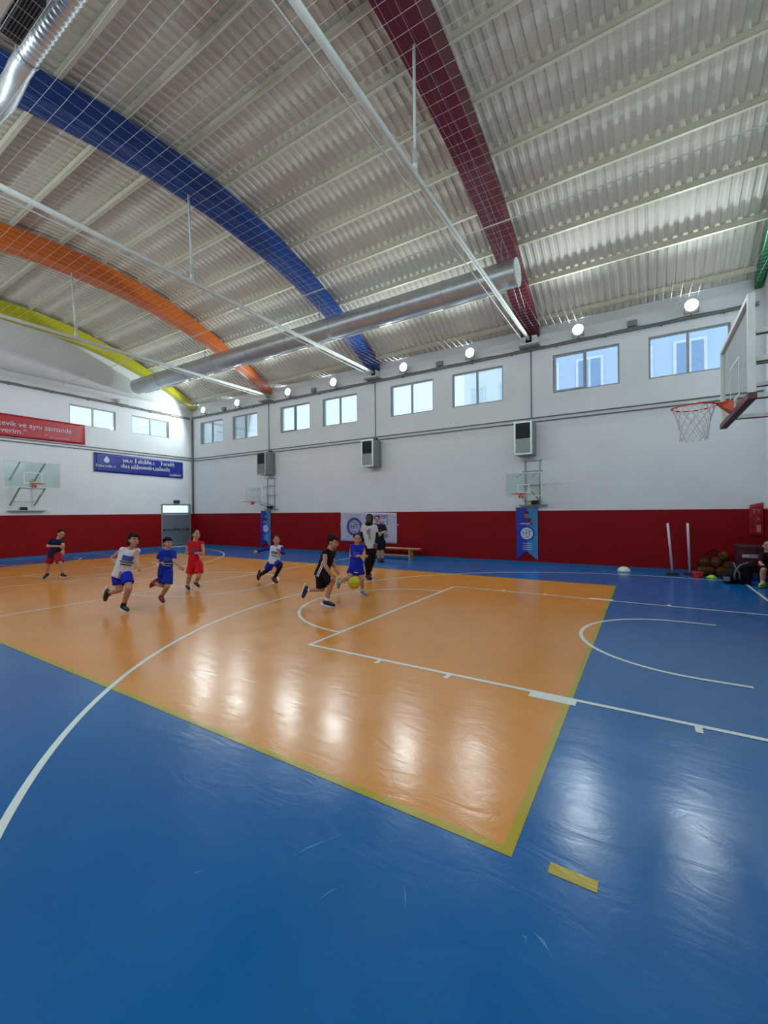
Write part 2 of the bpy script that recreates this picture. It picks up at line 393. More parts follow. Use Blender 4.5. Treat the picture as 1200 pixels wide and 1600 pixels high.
# ------------------------------------------------------------------ arches
ARCH = [('yellow', (190, 186, 10), 'against the far end wall'), ('orange', (208, 104, 30), 'second from the end wall'), ('blue', (22, 66, 140), 'in the middle of the roof'),
        ('maroon', (98, 22, 44), 'nearest overhead'), ('green', (16, 120, 72), 'at the right edge of the roof')]
for (nm, rgb, where), x in zip(ARCH, BAYS):
    if nm == 'green': x = .34
    m_ = mat(nm+' arch paint', rgb, .4, noise_amt=.04, nscale=2)
    W = {'yellow': .18, 'green': .07, 'maroon': .27}.get(nm, .24)
    t = thing('roof_arch', '%s painted steel roof arch %s' % (nm, where), 'roof arch', (x, YF-.2, soffit_z(YF)), 'painted roof arches')
    n = 48; V = []; F = []
    for i in range(n+1):
        y = YN+.02+(YF-YN-.04)*i/n
        zb, zt_ = soffit_z(y), roof_z(y)-.15
        zt_ = max(zt_, zb+.3)
        zt_ = min(zt_, roof_z(y)-.02)
        V += [(x-W, y, zb), (x+W, y, zb), (x+W, y, zt_), (x-W, y, zt_)]
    for i in range(n):
        a, b = 4*i, 4*i+4
        for j in range(4): F.append((a+j, b+j, b+(j+1) % 4, a+(j+1) % 4))
    F += [(0, 1, 2, 3), (4*n+3, 4*n+2, 4*n+1, 4*n)]
    mesh_obj('arch_box', V, F, m_, t)
    mb = MB()          # two weld seams lengthwise on the soffit
    for dx in (-.07, .07):
        mb.tube([(x+dx, YN+.1+(YF-YN-.2)*i/40, soffit_z(YN+.1+(YF-YN-.2)*i/40)-.002) for i in range(41)], .007, 4)
    mb.obj('weld_seam', m_, t)
    if nm in ('orange', 'blue', 'maroon'):
        MB().box((x-.24, YF-.32, 6.86), (x+.24, YF-.001, 7.12)).obj('bearing_block', M_WHITE, t, bevel=.015)
        MB().box((x-.3, YF-.36, 6.81), (x+.3, YF-.001, 6.86)).obj('bearing_plate', M_GREY, t)
        MB().box((x-.24, YN+.001, 6.86), (x+.24, YN+.32, 7.12)).obj('bearing_block', M_WHITE, t, bevel=.015)
# ties
for k, (x, c) in enumerate(((-16.6, 'under the orange arch'), (-10.88, 'under the blue arch'), (-5.12, 'under the maroon arch'))):
    t = thing('tie_rod', 'long white horizontal steel tie with a hanger %s' % c, 'tie rod', (x, YF-.2, 7.1), 'white roof ties')
    y1_, y2_ = YN+.3, YF-.3; z = 7.02
    MB().tube([(x, y1_, z), (x, y2_, z)], .05, 12).obj('tie_tube', M_WHITE, t, smooth=True)
    MB().tube([(x-.16, y1_, z-.06), (x-.16, y2_, z-.06)], .014, 6).obj('tie_cable', M_WHITE, t)
    MB().box((x-.09, y2_-.02, z-.1), (x+.09, y2_+.03, z+.1)).obj('end_plate', M_GREY, t)
    yh = -.6
    MB().tube([(x, yh, z+.05), (x+(BAYS[k+1]-x)*.9, yh, soffit_z(yh)+.02)], .026, 8).obj('hanger', M_WHITE, t, smooth=True)
    MB().tube([(x, yh, z+.06), (x, yh, z+.38)], .045, 8).obj('hanger_sleeve', M_WHITE, t, smooth=True)

# ------------------------------------------------------------------ net under the roof
def ceiling_net():
    mb = MB(); s = .19; r = .0018
    def z(x, y): return 7.19-.03*abs(math.sin((x+22.6)/5.87*PI)) + .015*noise.noise(Vector((x*.7, y*.9, 0)))
    X0, X1, Y0, Y1 = XL+.1, XR-.1, YN+.1, YF-.05
    nx = 44; y = Y0
    while y < Y1:
        mb.tube([(X0+(X1-X0)*i/nx, y+.015*noise.noise(Vector((i*.8, y*3, 5))), z(X0+(X1-X0)*i/nx, y)) for i in range(nx+1)], r, 3, cap=False); y += s
    x = X0; ny = 24
    while x < X1:
        mb.tube([(x+.02*noise.noise(Vector((x*3, i*.8, 9))), Y0+(Y1-Y0)*i/ny, z(x, Y0+(Y1-Y0)*i/ny)) for i in range(ny+1)], r*.8, 3, cap=False); x += s
    return tag(mb.obj('safety_net', M_NET), 'fine white mesh net stretched level under the whole roof', 'net', kind='stuff')
ceiling_net()
tag(MB().tube([(XL+.1+(XR-XL-.2)*i/60, 1.35-.35*math.sin(PI*min(1, max(0, (i-40)/20)))*0, 7.115-.02*math.sin(i*PI/15)**2) for i in range(61)], .012, 6).obj('net_rope', M_NET, smooth=True), 'white rope carrying the net lengthwise under the roof', 'rope')

# ------------------------------------------------------------------ ducts
DY, DZ, DR = 4.2, 7.66, .33
t = thing('ventilation_duct', 'long round galvanised duct running under the arches near the long wall', 'duct', (-5, DY, DZ))
def ring_pts(x, r, n=24): return [(x, DY+r*math.cos(2*PI*j/n), DZ+r*math.sin(2*PI*j/n)) for j in range(n)]
xa, xb = -22.2, -4.75; nseg = 9
for i in range(nseg):
    a = xa+(xb-xa)*i/nseg; b = xa+(xb-xa)*(i+1)/nseg
    MB().tube([(a, DY, DZ), (b, DY, DZ)], DR, 32, cap=False).obj('duct_section', M_GALV, t, smooth=True)
for i in range(1, nseg):
    a = xa+(xb-xa)*i/nseg; MB().tube([(a-.02, DY, DZ), (a+.02, DY, DZ)], DR+.012, 32).obj('duct_joint', M_GALV, t, smooth=False)
for x, n_ in ((xb, 'end_cap'), (xa, 'end_cap')):
    MB().tube([(x-.015, DY, DZ), (x+.015, DY, DZ)], DR+.008, 32).obj(n_, mat('pale end cap', (190, 204, 200), .4), t)
ang = math.radians(-66)
for i in range(10):      # slot outlets along the underside
    a = xa+.4+(xb-xa-.8)*i/10; b = a+(xb-xa-.8)/10*.74
    cy_, cz_ = DY+(DR+.035)*math.cos(ang), DZ+(DR+.035)*math.sin(ang)
    MB().bar((a, cy_, cz_), (b, cy_, cz_), .05, .03).obj('slot_outlet', mat('bright outlet strip', (225, 232, 232), .3), t)
for x in BAYS[1:4]:
    for s_ in (-1, 1):
        MB().tube([(x+.05, DY+s_*DR*.8, DZ+DR*.6), (x+.05, DY+s_*DR*.8, soffit_z(DY)+.02)], .012, 6).obj('hanger_rod', M_GREY, t)
# near side: ribbed foil duct, plenum and grille
t = thing('flexible_duct', 'shiny ribbed foil duct at the top left, bending beside the blue arch', 'duct', (-9.7, -4.2, 7.9))
pts = [(-5.6+(-9.35+5.6)*i/150, -4.12, 8.12) for i in range(151)]
mb = MB(); rr = [.12+.01*math.cos(i*PI*.5*2/2) for i in range(151)]
mb.tube(pts, rr, 20); mb.obj('ribbed_pipe', M_FOIL, t, smooth=True)
pp = [(-9.35, -4.12, 8.12), (-9.62, -4.13, 8.08), (-9.8, -4.16, 7.92), (-9.92, -4.22, 7.7), (-10.05, -4.35, 7.45), (-10.3, -4.6, 7.3)]
MB().tube(pp, .13, 20).obj('elbow', M_FOIL, t, smooth=True)
MB().tube([(-9.33, -4.12, 8.12), (-9.38, -4.12, 8.12)], .145, 20).obj('clamp_ring', M_GALV, t)
t = thing('air_plenum', 'silver rectangular air unit at the top left corner, beside the foil duct', 'air unit', (-8, -4.9, 7.9))
MB().box((-9.0, -5.6, 7.82), (-5.5, -4.56, 8.35)).obj('unit_case', M_FOIL, t, bevel=.03)
t = thing('vent_grille', 'dark grey square vent between the silver unit and the foil duct', 'vent', (-8.5, -4.5, 7.8))
MB().box((-8.95, -4.54, 7.82), (-8.15, -4.34, 7.92)).obj('grille_body', M_DARK, t)
for i in range(6):
    y = -4.53+i*.033; MB().box((-8.93, y, 7.805), (-8.17, y+.008, 7.82)).obj('grille_slat', mat('charcoal slat', (66, 66, 68), .5), t)

# ------------------------------------------------------------------ floodlights
M_LENS = mat('lit lamp glass', (245, 255, 250), .2, emit=9.)
LAMPS = [-21.3, -18.69, -15.37, -12.83, -9.57, -7.03, -3.72, -1.02]
WH = ['first from the corner of the two white walls', 'left of the orange arch foot', 'right of the orange arch foot', 'left of the blue arch foot', 'right of the blue arch foot', 'left of the maroon arch foot', 'right of the maroon arch foot', 'last on the right, beside the big hoop']
def flood(x, side, label, group):
    y = YF-.30 if side > 0 else YN+.30; s = 1 if side > 0 else -1
    t = thing('floodlight', label, 'lamp', (x, y, 7.0), group)
    MB().box((x-.02, y, 6.80), (x+.02, YF if s > 0 else YN, 6.84)).box((x-.16, y-.015, 6.80), (x-.13, y+.015, 7.02)).box((x+.13, y-.015, 6.80), (x+.16, y+.015, 7.02)).box((x-.16, y-.015, 6.79), (x+.16, y+.015, 6.82)).obj('bracket', M_GREY, t)
    MB().tube([(x, y+s*.10, 7.0), (x, y+s*.04, 7.0), (x, y, 7.0)], [.08, .14, .155], 20).obj('lamp_housing', M_WHITE, t, smooth=False)
    MB().ball((x, y-s*.01, 7.0), (.15, .06, .15), 20, 10).obj('lamp_lens', M_LENS, t, smooth=True)
    ld = bpy.data.lights.new('lamp_light', 'SPOT'); ld.spot_size = math.radians(172); ld.spot_blend = .35; ld.energy = LAMP_W; ld.color = LAMP_COL; ld.shadow_soft_size = .10
    lo = bpy.data.objects.new('lamp_light', ld); lo.location = (x, y-s*.17, 7.0); lo.rotation_euler = (math.radians(90+LAMP_TILT), 0, 0 if s < 0 else PI); link(lo, t)
for x, wh in zip(LAMPS, WH): flood(x, 1, 'glowing floodlight on the long white wall, '+wh, 'floodlights on the long wall')
for x, wh in zip(LAMPS, WH): flood(x, -1, 'glowing floodlight on the near wall, '+wh, 'floodlights on the near wall')

# ------------------------------------------------------------------ court markings
def flat(name, polys, mt, z, parent=floor):
    V = []; F = []
    for p in polys:
        k = len(V); V += [(q[0], q[1], z) for q in p]; F.append(tuple(range(k, k+len(p))))
    return mesh_obj(name, V, F, mt, parent)
def rect(x0, y0, x1, y1): return [(x0, y0), (x1, y0), (x1, y1), (x0, y1)]
def arc(name, fn, a0, a1, w_, z, mt, n=72):
    V = []; F = []
    for i in range(n+1):
        a = a0+(a1-a0)*i/n
        for k in (-w_/2, w_/2):
            p = fn(a, k); V.append((p[0], p[1], z))
    for i in range(n): F.append((2*i, 2*i+1, 2*i+3, 2*i+2))
    return mesh_obj(name, V, F, mt, floor)
Z1, Z2, Z3 = .0012, .0022, .0030
XM = -11.38                       # centre line
OX1, OY0, OY1 = -2.64, -4.46, 4.25; OX0 = 2*XM-OX1
flat('orange_court', [rect(OX0, OY0, OX1, OY1)], M_ORANGE, Z1)
yw_ = .055
flat('yellow_line', [rect(OX0, OY0, OX1, OY0+yw_)], M_YLINE, Z2)
flat('yellow_line', [rect(OX0, OY1-.05, OX1, OY1)], M_YLINE, Z2)
flat('yellow_line', [rect(OX1-yw_, OY0+yw_, OX1, OY1-.05)], M_YLINE, Z2)
flat('yellow_line', [rect(OX0, OY0+yw_, OX0+yw_, OY1-.05)], M_YLINE, Z2)
flat('yellow_tick', [rect(OX1+.17, OY0+.0, OX1+.38, OY0+.07)], M_YLINE, Z2)
LW = .05
def mirror(x, m_): return 2*XM-x if m_ else x
for m_ in (0, 1):
    X = lambda x: mirror(x, m_)
    def R(x0, y0, x1, y1): return rect(min(X(x0), X(x1)), y0, max(X(x0), X(x1)), y1)
    flat('white_line', [R(-5.8, -2.45, -5.8+LW, 2.45)], M_WLINE, Z3)
    flat('white_line', [R(-5.75, -2.45, -.15, -2.40)], M_WLINE, Z3)
    flat('white_line', [R(-5.75, 2.40, -.15, 2.45)], M_WLINE, Z3)
    flat('white_line', [R(-.18, -6.9, -.13, 7.0)], M_WLINE, Z3)      # baseline
    for s_ in (-1, 1):
        for x in (-4.70, -3.85, -1.75): flat('lane_mark', [R(x, min(s_*2.45, s_*2.55), x+.05, max(s_*2.45, s_*2.55))], M_WLINE, Z3)
        flat('lane_block', [R(-3.0, min(s_*2.45, s_*2.55), -2.6, max(s_*2.45, s_*2.55))], M_WLINE, Z3)
    sg = -1 if not m_ else 1
    arc('free_throw_arc', lambda a, k: (X(-5.8)+sg*(1.775+k)*math.cos(a), (1.775+k)*math.sin(a)), -PI/2, PI/2, LW, Z3, M_WLINE)
    arc('no_charge_arc', lambda a, k: (X(-1.575)+sg*(1.275+k)*math.cos(a), (1.275+k)*math.sin(a)), -PI/2, PI/2, LW, Z3, M_WLINE)
    for s_ in (-1, 1): flat('white_line', [R(-1.575, min(s_*1.25, s_*1.3), -1.2, max(s_*1.25, s_*1.3))], M_WLINE, Z3)
    arc('three_point_arc', lambda a, k: (X(-1.575)+sg*(6.68+k)*math.cos(a), ((6.70 if a < 0 else 6.26)+k)*math.sin(a)), -PI/2, PI/2, LW, Z3, M_WLINE, 120)
    flat('white_line', [R(-1.575, 6.235, -.15, 6.285)], M_WLINE, Z3)
    flat('white_line', [R(-1.575, -6.725, -.15, -6.675)], M_WLINE, Z3)
flat('white_line', [rect(XM-LW/2, -6.9, XM+LW/2, 6.9)], M_WLINE, Z3)
arc('centre_circle', lambda a, k: (XM+(1.775+k)*math.cos(a), (1.775+k)*math.sin(a)), 0, 2*PI, LW, Z3, M_WLINE, 96)

M_SCUFF = floor_material('pale scuff on vinyl', (60, 128, 170), .3)
for (u0, v0, u1, v1, wd) in ((826, 1450, 865, 1502, .010), (812, 1460, 822, 1475, .006), (445, 1345, 535, 1305, .008), (490, 1415, 545, 1380, .005), (300, 1370, 318, 1362, .006), (556, 1243, 588, 1250, .007), (628, 1375, 630, 1435, .004)):
    a, b = onz(u0, v0), onz(u1, v1); d = (b-a).normalized(); n_ = Vector((-d.y, d.x, 0)); pl = []
    pr_ = [(i/8, wd*math.sin(PI*i/8)*(.6+.4*math.sin(i*5.))) for i in range(9)]
    cu = lambda t_: a.lerp(b, t_)+n_*(.012*math.sin(PI*t_))
    pts_ = [cu(t_)+n_*w_ for t_, w_ in pr_]+[cu(t_)-n_*w_*.5 for t_, w_ in reversed(pr_[1:-1])]
    flat('scuff_mark', [[(q.x, q.y) for q in pts_]], M_SCUFF, Z1)

# ------------------------------------------------------------------ heaters
def heater(x, label):
    t = thing('wall_heater', label, 'heater', (x, YF, 3.9), 'grey heaters on the long wall')
    y0_, y1_ = YF-.62, YF-.03; z0, z1 = 3.42, 4.44; w2 = .27
    MB().box((x-w2, y0_+.02, z0), (x+w2, y1_, z1)).obj('heater_case', mat('grey heater casing', (120, 126, 124), .4, .4), t, bevel=.015)
    fr = MB(); b = .05
    fr.box((x-w2, y0_, z0), (x-w2+b, y0_+.02, z1)).box((x+w2-b, y0_, z0), (x+w2, y0_+.02, z1)).box((x-w2+b, y0_, z0), (x+w2-b, y0_+.02, z0+b)).box((x-w2+b, y0_, z1-b), (x+w2-b, y0_+.02, z1))
    fr.obj('front_frame', mat('bright heater frame', (178, 186, 186), .3, .5), t)
    MB().box((x-w2+b, y0_+.012, z0+.5), (x+w2-b, y0_+.02, z1-b)).obj('grille_recess', M_DARK, t)
    for i in range(8):
        z = z0+.53+i*.055; MB().add([(x-w2+b, y0_+.012, z+.02), (x+w2-b, y0_+.012, z+.02), (x+w2-b, y0_-.006, z), (x-w2+b, y0_-.006, z)], [(0, 1, 2, 3)]).obj('louvre', mat('louvre grey', (70, 76, 78), .4, .4), t)
    MB().box((x-w2+b, y0_+.010, z0+b), (x+w2-b, y0_+.02, z0+.48)).obj('access_panel', mat('heater panel', (132, 140, 138), .4, .3), t)
    MB().tube([(x+.05, YF-.2, z1), (x+.05, YF-.2, z1+.08), (x+.1, YF-.04, z1+.1)], .03, 8).obj('flue_pipe', M_DARK, t)
for x, l in ((-16.75, 'grey wall heater under the orange arch, leftmost of three'), (-11.0, 'grey wall heater under the blue arch, middle of three'), (-5.25, 'grey wall heater with black louvres under the maroon arch, rightmost of three')): heater(x, l)

# ------------------------------------------------------------------ hoops
def hoop_net(c, r, h, n=12, rows=5, w_=.0035, r2=.62):
    mb = MB()
    c = Vector(c)
    def P(a, k):
        t_ = k/rows; rr = r*(1-t_*(1-r2)-.08*math.sin(PI*t_)); sw = .012*noise.noise(Vector((a*2, k, c.x)))
        return c+Vector((rr*math.cos(a)+sw, rr*math.sin(a), -h*t_))
    for i in range(n):
        for sgn in (1, -1):
            mb.tube([P(2*PI*(i+sgn*k*.5)/n, k) for k in range(rows+1)], w_, 4)
    return mb
def board_parts(t, O, U, W, z0, z1, frame=M_WHITE, th=.03, fr=.05, inner=True, lower=None):
    """O centre point (z ignored), U unit along board, N points at the court"""
    N = Vector((-U.y, U.x, 0))
    def bx(mb, a, b, c, d, n0, n1):
        P = [O+U*uu+N*nn+Vector((0, 0, zz)) for zz in (c, d) for nn in (n0, n1) for uu in (a, b)]
        mb.add(P, [(0,1,3,2),(4,6,7,5),(0,4,5,1),(2,3,7,6),(0,2,6,4),(1,5,7,3)])
    h = W/2
    g = MB(); bx(g, -h+fr*.5, h-fr*.5, z0+fr*.5, z1-fr*.5, -.006, .006); g.obj('backboard_glass', M_BOARD, t)
    for nm, a, b, c, d in (('frame_rail', -h, h, z1-fr, z1), ('frame_rail', -h, h, z0, z0+fr), ('frame_post', -h, -h+fr, z0+fr, z1-fr), ('frame_post', h-fr, h, z0+fr, z1-fr)):
        q = MB(); bx(q, a, b, c, d, -th, th); q.obj(nm, frame, t)
    if inner:
        q = MB(); s = W/1.8
        iw, ih, zb = .295*s, .45*s*.98, z0+.16*(z1-z0)/1.05
        l = .03
        bx(q, -iw, iw, zb+ih-l, zb+ih, .007, .009); bx(q, -iw, iw, zb, zb+l, .007, .009); bx(q, -iw, -iw+l, zb+l, zb+ih-l, .007, .009); bx(q, iw-l, iw, zb+l, zb+ih-l, .007, .009)
        q.obj('target_square', mat('white board line', (225, 232, 230), .4), t)
    if lower:
        q = MB(); bx(q, -h-.01, h+.01, z0-.03, z0+.045, -th-.01, th+.01); q.obj('edge_padding', lower, t, bevel=.01)
def big_hoop():
    bx_, yc = -1.13, .06
    t = thing('basketball_hoop', 'large glass backboard with orange rim, close on the right', 'basketball hoop', (bx_, yc, 2.85))
    O = Vector((bx_, yc, 0)); U = Vector((0, 1, 0))
    board_parts(t, O, U, 1.9, 2.86, 3.92, lower=mat('maroon board padding', (92, 50, 60), .5))
    # top-corner gusset on the near post
    rz = 3.0; rc = Vector((bx_-.03-.15-.23, yc, rz))
    MB().tube([rc+Vector((.232*math.cos(a*PI/24), .232*math.sin(a*PI/24), 0)) for a in range(48)], .011, 8, closed=True).obj('rim', M_RIM, t, smooth=True)
    s = MB()
    x0 = bx_-.03
    s.add([(x0, yc-.1, rz+.02), (x0, yc+.1, rz+.02), (x0, yc+.1, rz-.13), (x0, yc-.1, rz-.13), (rc.x+.225, yc-.06, rz+.015), (rc.x+.225, yc+.06, rz+.015), (rc.x+.27, yc+.05, rz-.04), (rc.x+.27, yc-.05, rz-.04)],
          [(0,1,2,3),(7,6,5,4),(0,4,5,1),(3,2,6,7),(0,3,7,4),(1,5,6,2)])
    s.obj('rim_bracket', M_RIM, t, bevel=.004)
    MB().tube([rc+Vector((.232*math.cos(a), .232*math.sin(a), -.006)) for a in [PI*.72+PI*.56*i/14 for i in range(15)]], .006, 6).obj('net_hooks', M_RIM, t)
    hoop_net(rc, .225, .42, 12, 6, .006).obj('net', M_NET, t)
    for z, zz in ((3.62, 3.62), (3.32, 3.34), (2.93, 2.9)):
        for s_ in (-1, 1):
            MB().bar((bx_+.03, yc+s_*.62, z), (XR, yc+s_*.62, zz), .05, .05).obj('support_arm', M_WHITE, t)
            MB().bar((bx_+.03, yc+s_*.62, z-.03), (XR, yc+s_*.62, zz-.03), .045, .01).obj('arm_lower_flange', mat('maroon board padding', (92, 50, 60)), t)
    MB().bar((bx_+.06, yc-.62, 2.93), (bx_+.06, yc-.62, 3.62), .05, .05).bar((bx_+.06, yc+.62, 2.93), (bx_+.06, yc+.62, 3.62), .05, .05).bar((bx_+.06, yc-.62, 3.3), (bx_+.06, yc+.62, 3.3), .03, .03).obj('rear_frame', M_WHITE, t)
    MB().bar((XR-.04, yc-.75, 2.6), (XR-.04, yc-.75, 3.8), .08, .08).bar((XR-.04, yc+.75, 2.6), (XR-.04, yc+.75, 3.8), .08, .08).obj('wall_frame', M_WHITE, t)
big_hoop()
def side_hoop(x, label, sc=1.):
    yb = 6.3; t = thing('practice_hoop', label, 'basketball hoop', (x, yb, 2.05), 'practice hoops on the long wall')
    O = Vector((x-.05, yb, 0)); U = Vector((-1, 0, 0))
    # N = (-U.y,U.x) = (0,-1): towards the court
    board_parts(t, O, U, 1.06, 2.12, 2.84, fr=.035, th=.015)
    rz = 2.2; rc = Vector((x-.1, yb-.03-.1-.2, rz))
    MB().tube([rc+Vector((.2*math.cos(a*PI/16), .2*math.sin(a*PI/16), 0)) for a in range(32)], .012, 6, closed=True).obj('rim', M_RIM, t, smooth=True)
    MB().add([(rc.x-.09, yb-.02, rz+.02), (rc.x+.09, yb-.02, rz+.02), (rc.x+.09, yb-.02, rz-.12), (rc.x-.09, yb-.02, rz-.12), (rc.x-.05, yb-.14, rz+.015), (rc.x+.05, yb-.14, rz+.015), (rc.x+.04, yb-.12, rz-.04), (rc.x-.04, yb-.12, rz-.04)],
             [(3,2,1,0),(4,5,6,7),(1,5,4,0),(7,6,2,3),(4,7,3,0),(2,6,5,1)]).obj('rim_bracket', M_RIM, t)
    hoop_net(rc, .195, .34, 10, 4, .003).obj('net', M_NET, t)
    M_ARM = mat('dull grey hoop steel', (150, 160, 162), .45)
    for s_ in (-.22, .22):
        MB().tube([(x+s_, YF-.04, 1.9), (x+s_, YF-.04, 3.28)], .018, 8).obj('wall_upright', M_ARM, t, smooth=True)
        MB().tube([(x+s_-.03, yb+.02, 2.7), (x+s_, YF-.04, 2.95)], .018, 8).obj('support_arm', M_ARM, t, smooth=True)
        MB().tube([(x+s_-.03, yb+.02, 2.25), (x+s_, YF-.04, 2.0)], .018, 8).obj('support_arm', M_ARM, t, smooth=True)
    for z in (3.28, 2.95, 2.5, 2.0):
        MB().tube([(x-.3, YF-.05, z), (x+.3, YF-.05, z)], .015, 6).obj('cross_rail', M_ARM, t, smooth=True)
    MB().box((x-.4, YF-.12, 1.86), (x+.45, YF, 1.9)).obj('mount_plate', M_ARM, t)
    MB().box((x+.0, YF-.3, 1.9), (x+.2, YF-.1, 2.02)).obj('height_winch', M_BLACK, t, bevel=.02)
side_hoop(-5.1, 'small glass practice hoop above the nearer blue pennant')
side_hoop(-16.75, 'small glass practice hoop above the far blue pennant')
def end_hoop():
    yc = -.02; bx_ = XL+1.1
    t = thing('end_wall_hoop', 'glass hoop on slanting grey arms on the far end wall', 'basketball hoop', (bx_, yc, 2.7))
    O = Vector((bx_, yc, 0)); U = Vector((0, -1, 0))
    board_parts(t, O, U, 1.75, 2.72, 3.70, fr=.035, th=.015)
    rz = 2.86; rc = Vector((bx_+.38, yc, rz))
    MB().tube([rc+Vector((.225*math.cos(a*PI/16), .225*math.sin(a*PI/16), 0)) for a in range(32)], .013, 6, closed=True).obj('rim', M_RIM, t, smooth=True)
    MB().add([(bx_+.02, yc-.1, rz+.02), (bx_+.02, yc+.1, rz+.02), (bx_+.02, yc+.1, rz-.12), (bx_+.02, yc-.1, rz-.12), (bx_+.15, yc-.05, rz+.015), (bx_+.15, yc+.05, rz+.015), (bx_+.13, yc+.04, rz-.04), (bx_+.13, yc-.04, rz-.04)],
             [(0,1,2,3),(7,6,5,4),(0,4,5,1),(3,2,6,7),(0,3,7,4),(1,5,6,2)]).obj('rim_bracket', M_RIM, t)
    hoop_net(rc, .22, .4, 10, 4, .003).obj('net', M_NET, t)
    M_ARM = mat('dull grey hoop steel', (150, 160, 162), .45)
    for s_ in (-.38, .38):
        MB().bar((bx_-.03, yc+s_, 3.66), (XL+.05, yc+s_, 3.05), .045, .045).obj('upper_arm', M_ARM, t)
        MB().bar((bx_-.03, yc+s_, 2.74), (XL+.05, yc+s_, 2.08), .045, .045).obj('lower_arm', M_ARM, t)
        MB().box((XL, yc+s_-.04, 1.98), (XL+.06, yc+s_+.04, 3.15)).obj('wall_upright', M_WHITE, t)
    MB().bar((bx_-.1, yc-.38, 2.7), (bx_-.1, yc+.38, 2.7), .03, .03).obj('cross_rail', M_ARM, t)
    MB().bar((XL+.3, yc-.38, 2.22), (XL+.3, yc+.38, 2.22), .03, .03).obj('cross_rail', M_ARM, t)
    MB().box((XL, yc-.45, 1.86), (XL+.2, yc+.75, 1.9)).obj('mount_shelf', M_ARM, t)
    MB().box((XL, yc-.06, 1.9), (XL+.16, yc+.14, 2.02)).obj('height_winch', M_BLACK, t, bevel=.02)
end_hoop()

# ------------------------------------------------------------------ banners
M_PRINTW = mat('white banner print', (206, 214, 226), .6)
M_PRINTB = mat('blue banner print', (44, 66, 140), .6)
def squiggle(name, parent, x, ya, yb_, zc, h, seed):
    """a line of unreadable script: small upright letter blocks"""
    rnd = random.Random(seed); mb = MB(); y = ya
    while y < yb_:
        w_ = rnd.uniform(.035, .07)*h/.12
        if rnd.random() < .05: y += w_*1.2; continue
        up = h*(.55 if rnd.random() < .7 else .8)
        mb.box((x, y, zc-h*.25), (x+.003, y+w_*.35, zc-h*.25+up)); 
        if rnd.random() < .6: mb.box((x, y, zc-h*.25), (x+.003, y+w_*.8, zc-h*.25+h*.13))
        if rnd.random() < .6: mb.box((x, y, zc+h*.12), (x+.003, y+w_*.8, zc+h*.25))
        if rnd.random() < .6: mb.box((x, y+w_*.6, zc-h*.25), (x+.003, y+w_*.85, zc+h*.25))
        y += w_
    return mb.obj(name, M_PRINTW, parent)
def cloth_panel(name, P00, P10, P11, P01, mt, parent, nrm, amp=.01, n=24, m_=10, seed=1., thick=.004):
    V = []; F = []; P00, P10, P11, P01, N = map(Vector, (P00, P10, P11, P01, nrm))
    for side in (0, 1):
        for j in range(m_+1):
            for i in range(n+1):
                u, v = i/n, j/m_
                p = (P00*(1-u)+P10*u)*(1-v)+(P01*(1-u)+P11*u)*v
                d = amp*(noise.noise(Vector((u*5+seed, v*3, seed)))+.4*math.sin(u*7+v*5+seed))+amp
                V.append(p+N*(d+side*thick))
    k = (n+1)*(m_+1)
    for j in range(m_):
        for i in range(n):
            a = j*(n+1)+i; F.append((a, a+n+1, a+n+2, a+1)); F.append((k+a, k+a+1, k+a+n+2, k+a+n+1))
    for i in range(n):
        for a, b in ((i, i+1), (m_*(n+1)+i+1, m_*(n+1)+i)): F.append((a, b, k+b, k+a))
    for j in range(m_):
        for a, b in (((j+1)*(n+1), j*(n+1)), (j*(n+1)+n, (j+1)*(n+1)+n)): F.append((a, b, k+b, k+a))
    return mesh_obj(name, V, F, mt, parent, True)
t = thing('red_banner', 'long red banner with white script on the end wall, left of the windows', 'banner', (XL, 0, 4.7))
cloth_panel('banner_sheet', (XL+.03, -4.6, 4.66), (XL+.03, 2.17, 4.72), (XL+.03, 2.17, 5.56), (XL+.03, -4.6, 5.56), mat('red banner vinyl', (176, 24, 40), .35), t, (1, 0, 0), .004)
text_mesh('banner_lettering', 'Ben sporcunun zeki, çevik ve aynı zamanda', .27, M_PRINTW, t, (XL+.045, 1.66, 5.2), (0, 1, 0), (0, 0, 1), align='RIGHT')
text_mesh('banner_lettering', 'ahlaklısını severim.”', .27, M_PRINTW, t, (XL+.045, .15, 4.93), (0, 1, 0), (0, 0, 1), align='RIGHT')
text_mesh('signature', '~ ________', .18, M_PRINTW, t, (XL+.045, 1.6, 4.93), (0, 1, 0), (0, 0, 1), align='RIGHT')
t = thing('blue_banner', 'long blue banner with white script and drop logo on the end wall', 'banner', (XL, 4.6, 3.55))
cloth_panel('banner_sheet', (XL+.03, 2.5, 3.60), (XL+.03, 6.69, 3.54), (XL+.03, 6.69, 4.38), (XL+.03, 2.5, 4.44), mat('blue banner vinyl', (28, 44, 140), .35), t, (1, 0, 0), .004)
squiggle('banner_lettering', t, XL+.045, 3.72, 6.2, 4.17, .26, 3); squiggle('banner_lettering', t, XL+.045, 3.62, 5.95, 3.90, .26, 4)
squiggle('banner_lettering', t, XL+.045, 2.58, 3.42, 3.86, .15, 5); squiggle('banner_lettering', t, XL+.045, 5.95, 6.55, 3.66, .15, 6)
dp = []
for i in range(24):
    a = 2*PI*i/24; dp.append((XL+.047, 3.02+.12*math.sin(a)*(1 if math.cos(a) < 0 else 1-.75*math.cos(a)), 4.15+.13*(math.cos(a) if math.cos(a) < 0 else 1.35*math.cos(a))))
mesh_obj('drop_logo', dp, [tuple(range(24))], M_PRINTW, t)

